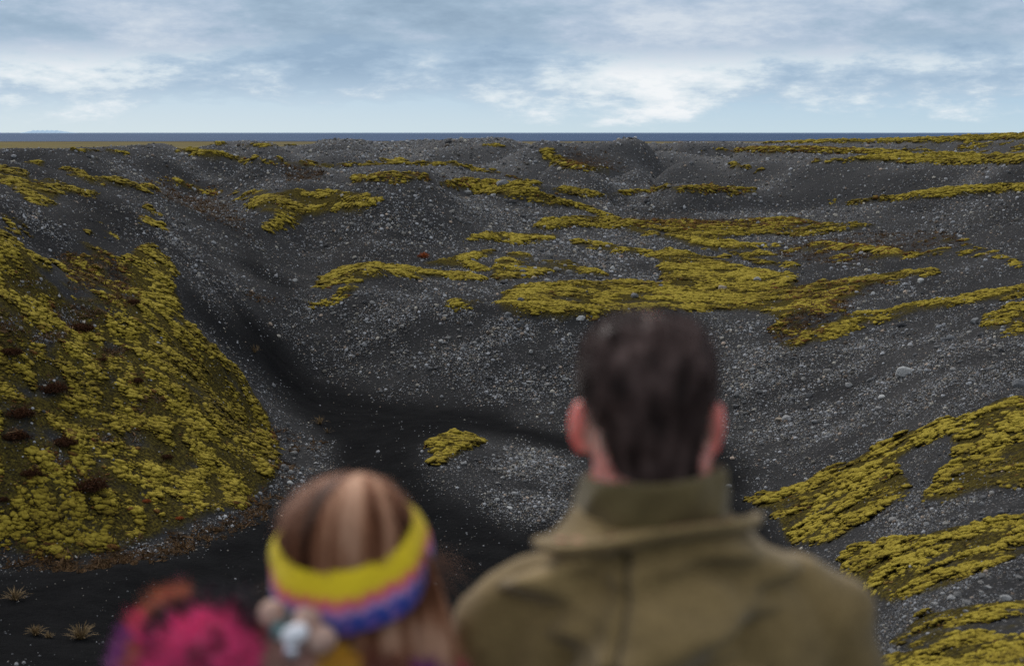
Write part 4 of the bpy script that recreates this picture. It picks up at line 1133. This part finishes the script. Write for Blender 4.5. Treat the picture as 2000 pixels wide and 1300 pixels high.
def join(name, base_me, V, F):
    """surface and strands as one mesh"""
    bv = coords(base_me); nt = len(base_me.loop_triangles) if base_me.loop_triangles else 0
    base_me.calc_loop_triangles(); t = np.empty(len(base_me.loop_triangles) * 3, np.int32); base_me.loop_triangles.foreach_get("vertices", t)
    me = new_mesh(name, np.vstack([bv, V]), np.vstack([t.reshape(-1, 3), F + len(bv)]))
    return me

# materials
def cloth(name, lo, hi, scale=260., bump=.25, wr=9.):
    m = NT(name); oc = m.objc
    wv = m.noise(scale, 2, .5, oc); big_ = m.noise(wr, 4, .6, oc)
    f = m.math('ADD', m.math('MULTIPLY', wv, .45), m.math('MULTIPLY', big_, .6))
    m.set(Base_Color=m.ramp(f, [(.35, lo), (.68, hi)]), Roughness=.9, Normal=m.bump(wv, bump, .004, m.bump(big_, .35, .03)))
    m.b.inputs['Specular IOR Level'].default_value = .15
    m.b.inputs['Sheen Weight'].default_value = .15
    return m.m
m = NT("skin"); oc = m.objc
rd = m.attr("red")
sk = m.mix(rd, m.ramp(m.noise(30., 4, .6, oc), [(.3, (.62, .34, .27)), (.7, (.72, .43, .34))]), (.95, .22, .19))
m.set(Base_Color=sk, Roughness=.55); m.b.inputs['Subsurface Weight'].default_value = .55; m.b.inputs['Subsurface Radius'].default_value = (.02, .006, .004); m.b.inputs['Subsurface Scale'].default_value = 1.
SKIN = m.m
def hair_mat(name, stops, rough=.55):
    m = NT(name); m.set(Base_Color=m.ramp(m.attr("strand"), stops), Roughness=rough); m.b.inputs['Specular IOR Level'].default_value = .12
    return m.m
rp = np.random.default_rng(5)

def base_body(zs, hw, arm, hip_w, head, hands):
    """feet to neck with arms; zs: heights of neck base, shoulder, hip, knee, ankle"""
    nb, sh, hp, kn, an = zs
    P_ = [loft([(hp - .09, hip_w * .8, .09, 0, 0), (hp, hip_w, .115, 0, -.01), (hp + .14, hip_w * .85, .10, 0, 0), (sh - .22, hw * .82, .11, 0, 0), (sh - .08, hw * .88, .11, 0, -.01), (sh, hw * .7, .085, 0, -.015), (nb, .062, .062, 0, -.012)]),
          capsule((0, -.016, nb - .05), (0, -.004, nb + .10), .060, .054)]
    for sd in (-1, 1):
        S_, E_, W_ = arm
        f3_ = lambda q: (q[0] * sd, q[1], q[2])
        P_ += [capsule(f3_(S_), f3_(E_), .050, .040), capsule(f3_(E_), f3_(W_), .040, .027), capsule((sd * hip_w * .35, -.01, sh - .03), f3_(S_), .055, .052)]
        d = np.array(f3_(W_)) - np.array(f3_(E_)); P_ += hand(f3_(W_), d, sd)
        P_ += [capsule((sd * hip_w * .52, 0, hp - .02), (sd * .095, .012, kn), .085, .052), capsule((sd * .095, .012, kn), (sd * .10, -.015, an), .052, .036), ellipsoid((sd * .095, -.03, kn - .10), (.048, .05, .10)),
               capsule((sd * .10, -.03, an - .03), (sd * .115, .14, an - .06), .036, .03, 1.2)]
    return P_ + head

# ---------------------------------------------------------------- the man
GZ_M, GZ_W = -2.0, -1.99
MX, MY = 0.195, 1.75
man = empty("person", (MX, MY, GZ_M))
tag(man, "man with short dark hair in an olive hooded jacket, seen from behind", "person")
HX = -.026                                  # the head stands a little left of the jacket's middle
hd = head_parts(1.690, 1.0, -.055)
hd = [(v + np.array([HX, 0, 0]), f) for v, f in hd]
hd.append(capsule((HX - .007, -.03, 1.47), (HX - .006, -.020, 1.62), .066, .062))
body_me = fuse(base_body((1.50, 1.415, .93, .50, .09), .195, ((.172, -.01, 1.385), (.255, -.02, 1.13), (.255, .07, .88)), .165, hd, True), .0055, 4)
v = coords(body_me); x_ = v[:, 0] - HX
red = sstep(.074, .088, np.abs(x_)) * sstep(1.58, 1.60, v[:, 2]) * .9 + .5 * sstep(1.5, 1.56, v[:, 2]) * (1 - sstep(1.6, 1.63, v[:, 2]))
add_attr(body_me, "red", red * .85)
link("body", body_me, SKIN, man)
# hair: cropped at the sides, a little longer on top
cap_ = fuse([ellipsoid((HX - .001, -.010, 1.700), (.083, .099, .079), None, 4, 2.45), ellipsoid((HX + .004, -.048, 1.648), (.064, .056, .060), None, 3), loft([(1.572, .053, .030, HX + .005, -.055), (1.61, .057, .038, HX + .004, -.054), (1.65, .065, .05, HX + .002, -.05)])], .005, 5)
v = coords(cap_); nn = normals(cap_)
low_front = (v[:, 1] > .055) & (v[:, 2] < 1.735)
v = v - nn * (low_front * .02)[:, None]
v = v + nn * ((noise3(v * 42.) * .006 + noise3(v * 90.) * .003) * sstep(1.60, 1.74, v[:, 2]))[:, None]
ear_cut = (np.abs(v[:, 0] - HX) > .058) & (v[:, 2] < 1.668) & (v[:, 1] > -.04)
v = v - nn * (ear_cut * .018)[:, None]
set_coords(cap_, v)
def flow_m(p, n): return n * .8 + np.array([0, -.15, -.35]) * (1 - sstep(1.70, 1.76, p[:, 2]))[:, None] + np.array([0, .25, .55]) * sstep(1.72, 1.77, p[:, 2])[:, None]
V, F = strands(cap_, lambda q: (q[:, 2] > 1.655) | (q[:, 1] < -.04), 9000, .011, .0007, rp, flow_m, .35)
hair_me = join("hair", cap_, V, F)
v = coords(hair_me); st = np.clip(.5 + .9 * noise3(v * np.array([60., 60., 25.])) + .3 * noise3(v * 14.), 0, 1); add_attr(hair_me, "strand", st)
link("hair", hair_me, hair_mat("dark_hair", [(.2, (.028, .018, .016)), (.55, (.075, .047, .042)), (.9, (.15, .10, .09))]), man)
# jacket
JK = cloth("olive_canvas", (.115, .079, .031), (.30, .208, .090))
JD = cloth("olive_canvas_inside", (.085, .066, .028), (.17, .125, .058))
jp = [loft([(.80, .225, .150, 0, .01), (.95, .222, .150, 0, .005), (1.15, .224, .152, 0, 0), (1.30, .226, .150, 0, -.005), (1.385, .212, .140, 0, -.01), (1.425, .185, .125, 0, -.015), (1.466, .146, .108, 0, -.018), (1.51, .112, .098, -.015, -.02), (1.545, .088, .088, -.022, -.018)], 48, 2.3)]
for sd in (-1, 1):
    jp += [capsule((sd * .160, -.01, 1.412), (sd * .194, -.012, 1.380), .064, .073), capsule((sd * .191, -.012, 1.378), (sd * .260, -.022, 1.13), .074, .066), capsule((sd * .262, -.022, 1.13), (sd * .262, .065, .90), .066, .050)]
jk = fuse(jp, .008, 10)
v = coords(jk); nn = normals(jk)
wr = noise3(v * np.array([5., 5., 11.])) * .009 + noise3(v * np.array([12., 12., 22.]) + 4) * .004
arm_ = sstep(.20, .26, np.abs(v[:, 0])); wr = wr + arm_ * np.sin(v[:, 2] * 70 + v[:, 0] * 30 + 3 * noise3(v * 6.)) * .004
set_coords(jk, v + nn * wr[:, None])
jo = link("jacket", jk, JK, man)
# standing collar with a rolled edge
def ring_sheet(fn, nu, nv_, closed=True):
    V = [fn(i / nu if closed else i / (nu - 1), j / (nv_ - 1)) for j in range(nv_) for i in range(nu)]
    F = []
    for j in range(nv_ - 1):
        for i in range(nu if closed else nu - 1):
            a = j * nu + i; b = j * nu + (i + 1) % nu; F.append((a, b, b + nu, a + nu))
    return np.array(V, float), np.array(F)
def collar(t, s):
    a = 2 * math.pi * t
    # outside up, over the edge and down the inside
    if s < .45: k = s / .45; r, z = .099 + .004 * math.sin(k * 3.1) - .006 * k, 1.520 + .060 * k
    elif s < .6: k = (s - .45) / .15; r, z = .093 - .008 * k - .003 * math.sin(k * 3.1), 1.580 + .005 * math.sin(k * math.pi)
    else: k = (s - .6) / .4; r, z = .085 - .006 * k, 1.580 - .05 * k
    r += .0025 * math.sin(a * 5 + z * 60) + .002 * math.sin(a * 9 - z * 90)
    tilt = .010 * math.cos(a)
    return (HX + .006 + r * math.sin(a) * .96, -.018 - r * math.cos(a) * 1.02, z + tilt * .4 - .012 * max(0, -math.cos(a)) + .006 * math.sin(a))
cv_, cf_ = ring_sheet(collar, 72, 26)
link("collar", new_mesh("collar", cv_, cf_), cloth("collar_canvas", (.075, .058, .024), (.150, .112, .048)), jo)
def n1(x, y): return float(noise2(np.array([x + 40.]), np.array([y + 40.]))[0])
# hood thrown back: inside flap, rolled rim and hanging bag with folds
def hood(t, s):
    a = (t * 2 - 1) * 1.42                                     # across the back, radians from the spine
    sx_, cx_ = math.sin(a), math.cos(a)
    rim = 1.516 + .018 * sx_ + .028 * cx_ + .004 * math.sin(a * 3 + 1)
    W0, D0 = .138, .146
    if s < .22:                                                 # inside flap from the collar out to the rim
        k = s / .22; rw = .092 + (W0 - .092) * k; rd_ = .098 + (D0 - .098) * k
        z = 1.540 + (rim - 1.540) * k - .010 * math.sin(k * math.pi)
        x, y = rw * sx_, -.012 - rd_ * cx_
    elif s < .34:                                               # rim roll
        k = (s - .22) / .12; q = k * math.pi
        x, y = (W0 + .007 * math.sin(q)) * sx_, -.012 - (D0 + .008 * math.sin(q)) * cx_; z = rim + .007 * math.sin(q * .5) * (1 - k) - .018 * k
    else:
        k = (s - .34) / .66
        W_ = W0 + .027 * math.sin(min(1, k * 3.2) * math.pi / 2) - .075 * max(0, k - .28) ** 1.2
        D_ = D0 + .070 * math.sin(min(1, k * 1.1) * math.pi) - .01 * k
        L = .33
        x, y = W_ * sx_, -.012 - D_ * cx_; z = rim - .018 - L * k * (1 - .10 * abs(sx_))
        fold = (.090 * n1(k * 5.2 + .9 * cx_ + .25 * a, a * .8 + 3) + .030 * n1(k * 11 - 1.6 * cx_ - .5 * a, a * 1.7)) * sstep(0, .08, k) - .017 * math.exp(-((k - .03) / .05) ** 2)
        seam = -.016 * math.exp(-((a + .34) / .055) ** 2) + .004 * math.exp(-((a + .34) / .14) ** 2)
        n_ = fold + seam
        x += n_ * sx_; y -= n_ * cx_
    return (x - .027 + .018 * min(1, max(0, s - .3) * 3), y, z)
hv_, hf_ = ring_sheet(hood, 121, 90, False)
hood_me = new_mesh("hood", hv_, hf_[:, ::-1])
ho = link("hood", hood_me, JK, jo)
sm = ho.modifiers.new("thickness", 'SOLIDIFY'); sm.thickness = .004; sm.offset = -1
# the seam down the middle of the hood
sv_, sf_ = [], []
for k in range(60):
    s_ = .30 + .70 * k / 59
    for q in range(6):
        p_h = hood((-.34 / 1.42 + 1) / 2 + .004 * math.cos(q * math.pi / 3), s_); sv_.append((p_h[0], p_h[1] - .004 - .0025 * math.sin(q * math.pi / 3), p_h[2]))
for k in range(59):
    for q in range(6): a = k * 6 + q; b = k * 6 + (q + 1) % 6; sf_.append((a, b, b + 6, a + 6))
link("seam", new_mesh("seam", sv_, sf_), cloth("dark_olive_thread", (.035, .025, .011), (.075, .054, .024)), ho)
# coral lining showing along the rim
def lining(t, s):
    a = -1.30 + 2.55 * t; b = hood((a / 1.42 + 1) / 2, .16 + .05 * s)
    up = .0022 + .0012 * math.sin(a * 13) + .001 * math.sin(a * 29)
    return (b[0], b[1], b[2] + up * (1 if abs(math.sin(a * 2.6 + .4)) > .55 else -1.2))
lv_, lf_ = ring_sheet(lining, 160, 5, False)
link("lining", new_mesh("lining", lv_, lf_), cloth("coral_lining", (.30, .09, .06), (.46, .16, .11)), ho)
# trousers and boots (outside the frame)
DENIM = cloth("dark_denim", (.012, .016, .028), (.03, .038, .06)); LEATHER = cloth("brown_leather", (.03, .018, .01), (.06, .035, .02), 60.)
def trousers(hw_, hp, kn, parent, mat):
    P_ = [loft([(hp - .10, hw_ * .9, .11, 0, 0), (hp, hw_ + .012, .13, 0, -.008), (hp + .12, hw_ * .96, .12, 0, 0)])]
    for sd in (-1, 1): P_ += [capsule((sd * hw_ * .52, 0, hp - .02), (sd * .095, .012, kn), .098, .072), capsule((sd * .095, .012, kn), (sd * .10, -.012, .13), .072, .062)]
    me = fuse(P_, .009, 5); v = coords(me); nn = normals(me)
    set_coords(me, v + nn * (noise3(v * np.array([7., 7., 16.])) * .007)[:, None]); link("trousers", me, mat, parent)
def boots(parent, mat):
    for sd in (-1, 1):
        me = fuse([capsule((sd * .10, -.025, .20), (sd * .10, -.03, .06), .058, .052), capsule((sd * .10, -.04, .05), (sd * .118, .15, .042), .048, .042, 1.15), loft([(.0, .052, .135, sd * .108, .05), (.03, .052, .138, sd * .108, .05)], 32, 2.6)], .007, 4)
        link("boot", me, mat, parent)
trousers(.168, .93, .50, man, DENIM); boots(man, LEATHER)

# ---------------------------------------------------------------- the woman
WX, WY = -0.187, 1.70
wom = empty("person", (WX, WY, GZ_W))
tag(wom, "woman with brown hair, striped knitted headband and a fluffy multicoloured scarf, seen from behind", "person")
ZC = 1.500
ROLL = math.radians(7)
Rw = np.array(Matrix.Rotation(ROLL, 3, 'Y').inverted()); piv = np.array([0, 0, 1.38])
roll = lambda v: (v - piv) @ Rw.T + piv
hp_ = [(roll(v), f) for v, f in head_parts(ZC - .016, .86, -.055)]
bw_ = fuse(base_body((1.33, 1.27, .83, .45, .085), .175, ((.155, -.01, 1.245), (.215, -.02, 1.00), (.215, .06, .78)), .165, hp_, True), .0055, 4)
add_attr(bw_, "red", np.zeros(len(bw_.vertices)) + .12)
link("body", bw_, SKIN, wom)
# hair: smooth over the crown, gathered by the band, loose below it
crown = fuse([ellipsoid((0, -.006, ZC - .004), (.0800, .094, .077), None, 4, 2.2)], .005, 4)
cvv = coords(crown)
low_front = (cvv[:, 1] > .06) & (cvv[:, 2] < ZC + .03); cvv = cvv - normals(crown) * (low_front * .022)[:, None]
phi = np.arctan2(cvv[:, 0], -cvv[:, 1])
lump_ = noise3(np.stack([np.cos(phi) * 3.4, np.sin(phi) * 3.4, cvv[:, 2] * 5], 1)) * .007 + noise3(np.stack([np.cos(phi) * 9, np.sin(phi) * 9, cvv[:, 2] * 6], 1)) * .004
set_coords(crown, roll(cvv + normals(crown) * (lump_ * sstep(ZC + .095, ZC + .06, cvv[:, 2]))[:, None]))
fall = [capsule((0, -.035, 1.425), (.01, -.075, 1.30), .055, .070), capsule((.01, -.075, 1.30), (.02, -.125, 1.05), .078, .05), capsule((-.04, -.02, 1.42), (-.055, -.05, 1.28), .045, .055),
        capsule((.066, -.03, 1.47), (.090, -.04, 1.36), .026, .030), capsule((.090, -.04, 1.36), (.100, -.02, 1.24), .030, .030), capsule((.100, -.02, 1.24), (.105, .10, 1.08), .030, .02)]
fl = fuse(fall, .006, 6); fvv = coords(fl)
ph = np.arctan2(fvv[:, 0], .10 - fvv[:, 1])
set_coords(fl, fvv + normals(fl) * (noise3(np.stack([ph * 16, fvv[:, 2] * 4, ph * 3], 1)) * .012 + noise3(np.stack([ph * 40, fvv[:, 2] * 7, ph], 1)) * .004)[:, None])
def flow_c(p, n): d = np.array([0, 0, -1.]) - n * (n @ np.array([0, 0, -1.]))[:, None]; d = d + np.stack([p[:, 0], p[:, 1] + .01, 0 * p[:, 0]], 1) * 9 * np.clip(n[:, 2:3], 0, 1) ** 2; return d / (np.linalg.norm(d, axis=1)[:, None] + 1e-6) - .03 * n
V1, F1 = strands(crown, lambda q: q[:, 2] > ZC - .06, 4500, .035, .0006, rp, flow_c, .05)
V2, F2 = strands(fl, lambda q: q[:, 2] > 1.0, 6000, .07, .0006, rp, flow_c, .10)
cr2 = join("crown", crown, V1, F1); ff2 = join("fall", fl, V2, F2)
a = coords(cr2); b = coords(ff2)
t1 = np.empty(len(cr2.polygons) * 3, np.int32); cr2.polygons.foreach_get("vertices", t1); t2 = np.empty(len(ff2.polygons) * 3, np.int32); ff2.polygons.foreach_get("vertices", t2)
hair_me = new_mesh("hair", np.vstack([a, b]), np.vstack([t1.reshape(-1, 3), t2.reshape(-1, 3) + len(a)]))
p_ = np.vstack([a, b]); ph = np.arctan2(p_[:, 0], .05 - p_[:, 1])
st = .50 + 1.0 * noise3(np.stack([np.cos(ph) * 4.2, np.sin(ph) * 4.2, p_[:, 2] * 6], 1)) + .5 * noise3(np.stack([np.cos(ph) * 22, np.sin(ph) * 22, p_[:, 2] * 6], 1)) + .15 * np.exp(-((p_[:, 0] - .005) / .028) ** 2) + .38 * sstep(1.45, 1.38, p_[:, 2]) * sstep(-.02, .06, p_[:, 0])
add_attr(hair_me, "strand", np.clip(st, 0, 1))
link("hair", hair_me, hair_mat("brown_hair", [(.15, (.040, .014, .007)), (.40, (.15, .056, .027)), (.62, (.33, .145, .078)), (.85, (.54, .31, .20))], .7), wom)
# knitted headband: yellow over coral, pink, lilac and blue
BA = math.radians(17)
def hband(t, s):
    a = 2 * math.pi * t
    if s < .62: k = s / .62; out, w = 1, k                        # outside, top to bottom
    else: k = (s - .62) / .38; out, w = 0, 1 - k                 # inside
    bulge = math.sin(w * math.pi) ** .5 * .011
    r = .0815 + (bulge + .004 if out else -.001)
    wid = .062 + .006 * math.cos(a)
    r += out * .0012 * math.sin(a * 90) * math.sin(w * 40) + out * .002 * math.sin(a * 7 + w * 3)
    r += (.028 * max(0, math.cos(a)) + .008) * (w - .45)
    return (r * 1.02 * math.sin(a), -.006 - (r + .016) * math.cos(a), (.5 - w) * wid)
bv_, bf_ = ring_sheet(hband, 360, 44)
tA = np.array([(i / 360) for j in range(44) for i in range(360)]); sA = np.array([j / 43 for j in range(44) for i in range(360)])
wA = np.where(sA < .62, sA / .62, (1 - (sA - .62) / .38))
Rb = np.array(Matrix.Rotation(BA, 3, 'X'))
bv_ = bv_ @ Rb.T + np.array([0, -.004, ZC - .019])
band_me = new_mesh("headband", roll(bv_), bf_)
teeth = np.abs(((tA * 46) % 1) - .5) * 2
add_attr(band_me, "row", np.clip(wA + (teeth - .5) * .10 + .02 * np.sin(tA * 2 * math.pi * 23), 0, 1))
add_attr(band_me, "stitch", (np.sin(tA * 2 * math.pi * 23 + 1.2) * .5 + .5) * ((wA * 11) % 1 > .45))
m = NT("striped_wool")
c_ = m.ramp(m.attr("row"), [(0., (.92, .70, .03)), (.31, (.92, .68, .03)), (.37, (.85, .30, .09)), (.45, (.82, .10, .17)), (.52, (.62, .20, .42)), (.585, (.55, .38, .64)), (.64, (.05, .09, .42)), (.90, (.012, .045, .30)), (.97, (.10, .04, .22))])
c_ = m.mix(m.math('MULTIPLY', m.attr("stitch"), m.math('MULTIPLY', m.rng(m.attr("row"), .54, .62), .45)), c_, (.50, .22, .60))
wn_ = m.noise(160., 3, .6, m.objc)
m.set(Base_Color=m.mix(.25, c_, m.mix(wn_, (0, 0, 0), c_)), Roughness=1., Normal=m.bump(wn_, .6, .004)); m.b.inputs['Sheen Weight'].default_value = .2; m.b.inputs['Specular IOR Level'].default_value = .1
link("headband", band_me, m.m, wom)
# coat, trousers, boots
cj = [loft([(.62, .20, .15, 0, .0), (.83, .195, .145, 0, 0), (1.0, .18, .13, 0, 0), (1.15, .185, .135, 0, -.01), (1.22, .178, .13, 0, -.012), (1.265, .15, .115, 0, -.015), (1.30, .115, .10, 0, -.018), (1.335, .09, .088, 0, -.015)], 48, 2.25)]
for sd in (-1, 1): cj += [capsule((sd * .145, -.01, 1.248), (sd * .165, -.012, 1.215), .055, .062), capsule((sd * .163, -.012, 1.215), (sd * .220, -.02, 1.0), .062, .055), capsule((sd * .22, -.02, 1.0), (sd * .22, .055, .80), .055, .044)]
cm = fuse(cj, .008, 8); v = coords(cm); set_coords(cm, v + normals(cm) * (noise3(v * np.array([6., 6., 12.])) * .008)[:, None])
link("coat", cm, cloth("dark_wool", (.018, .014, .013), (.045, .034, .028)), wom)
trousers(.158, .83, .45, wom, DENIM); boots(wom, LEATHER)
# fluffy scarf: a thick cowl of hand-spun locks, piled on the left shoulder
def px_local(u, v, y):
    p = at(u, v, y); return np.array([p.x - WX, p.y - WY, p.z - GZ_W])
LOCKS = [  # photograph position, distance, radius, colour index
 (412,1288,1.585,.044,0),(345,1312,1.60,.040,0),(470,1305,1.59,.036,0),(418,1252,1.595,.030,0),(368,1270,1.595,.030,0),
 (272,1305,1.63,.028,1),(266,1268,1.64,.022,1),(290,1232,1.65,.020,3),(318,1200,1.66,.020,2),(350,1184,1.66,.017,2),(285,1290,1.61,.020,2),
 (325,1232,1.62,.019,4),(350,1215,1.625,.018,4),(385,1205,1.63,.020,4),(425,1190,1.635,.023,4),(465,1193,1.64,.023,4),(312,1265,1.615,.018,1),(500,1220,1.62,.022,4),
 (535,1245,1.61,.024,5),(570,1228,1.62,.020,3),(515,1280,1.60,.026,5),(560,1290,1.59,.028,6),(608,1292,1.575,.026,6),(640,1305,1.57,.024,8),
 (600,1265,1.58,.022,6),(680,1318,1.57,.024,8),(480,1345,1.60,.045,5),(400,1385,1.62,.07,0),(310,1375,1.64,.05,1),(560,1355,1.60,.05,4),(640,1370,1.60,.055,4),(730,1350,1.585,.045,5),(820,1370,1.62,.045,1),(880,1370,1.68,.045,0)]
LC = np.array([(.95, .075, .27), (.26, .05, .24), (.50, .15, .07), (.75, .08, .15), (.012, .008, .014), (.20, .055, .028), (.55, .30, .24), (.10, .22, .24), (.70, .36, .02)])
centres = np.array([px_local(u, v, y) for u, v, y, r, c in LOCKS]); rads = np.array([l[3] for l in LOCKS]); cidx = np.array([l[4] for l in LOCKS])
core = fuse([ellipsoid(c, (r * .86,) * 3, None, 2) for c, r in zip(centres, rads)] + [capsule(tuple(px_local(480, 1330, 1.62)), tuple(px_local(720, 1350, 1.60)), .05, .045)], .008, 3)
v = coords(core); set_coords(core, v + normals(core) * (noise3(v * 45.) * .010)[:, None])
V, F = strands(core, lambda q: q[:, 2] > -9, 30000, .026, .0008, rp, lambda p, n: n + np.array([0, 0, -.25]), .55)
sc = join("scarf", core, V, F); v = coords(sc)
d_ = np.linalg.norm(v[:, None] - centres[None], axis=2) / rads[None] + .35 * noise3(v * 30.)[:, None] * np.random.default_rng(1).normal(size=len(rads))[None]
own = cidx[np.argmin(d_, axis=1)]
LC2 = LC[own]; mar = (own == 0) & (noise3(v * 22. + 9) + .5 * noise3(v * 55.) < -.12); LC2 = np.where(mar[:, None], np.array([.30, .02, .07]), LC2)
colr = LC2 * (1 + .45 * noise3(v * 70.))[:, None]
add_color(sc, "tint", np.clip(colr, .004, 1))
m = NT("fluffy_yarn"); m.set(Base_Color=m.attr("tint", 'Color'), Roughness=1.); m.b.inputs['Sheen Weight'].default_value = .35; m.b.inputs['Specular IOR Level'].default_value = .05
so = link("scarf", sc, m.m, wom)
# trinkets sewn to the scarf beside the neck
def bead(u, v, y, r, mat, nm="bead", stretch=(1, 1, 1), rot=0.):
    vv, ff = icosphere(3); vv = vv * np.array(stretch) * r * (1 + .06 * noise3(vv * 2.2 + u))[:, None]
    vv = vv @ np.array(Matrix.Rotation(rot, 3, 'Y')).T
    return link(nm, new_mesh(nm, vv + px_local(u, v, y), ff), mat, so)
m = NT("silver_charm"); m.set(Base_Color=(.75, .77, .85), Roughness=.22, Metallic=.85); SILVER = m.m
m = NT("peach_felt"); m.set(Base_Color=m.ramp(m.noise(60., 3, .6, m.objc), [(.35, (.38, .22, .17)), (.65, (.62, .42, .34))]), Roughness=1.); PEACH = m.m
m = NT("teal_felt"); m.set(Base_Color=(.10, .20, .21), Roughness=1.); TEAL = m.m
m = NT("glossy_white_shell"); m.set(Base_Color=(.95, .95, 1.), Roughness=.15); SHELL = m.m
bead(576, 1238, 1.545, .0135, SHELL, "shell_bead", (1.25, .7, .85), -.5)
bead(532, 1198, 1.60, .0165, PEACH, "felt_ball"); bead(556, 1205, 1.61, .014, TEAL, "felt_ball"); bead(600, 1210, 1.57, .016, PEACH, "felt_ball"); bead(548, 1232, 1.58, .012, TEAL, "felt_ball")
bead(628, 1248, 1.555, .017, PEACH, "felt_ball"); bead(572, 1270, 1.555, .011, SILVER, "silver_bead")
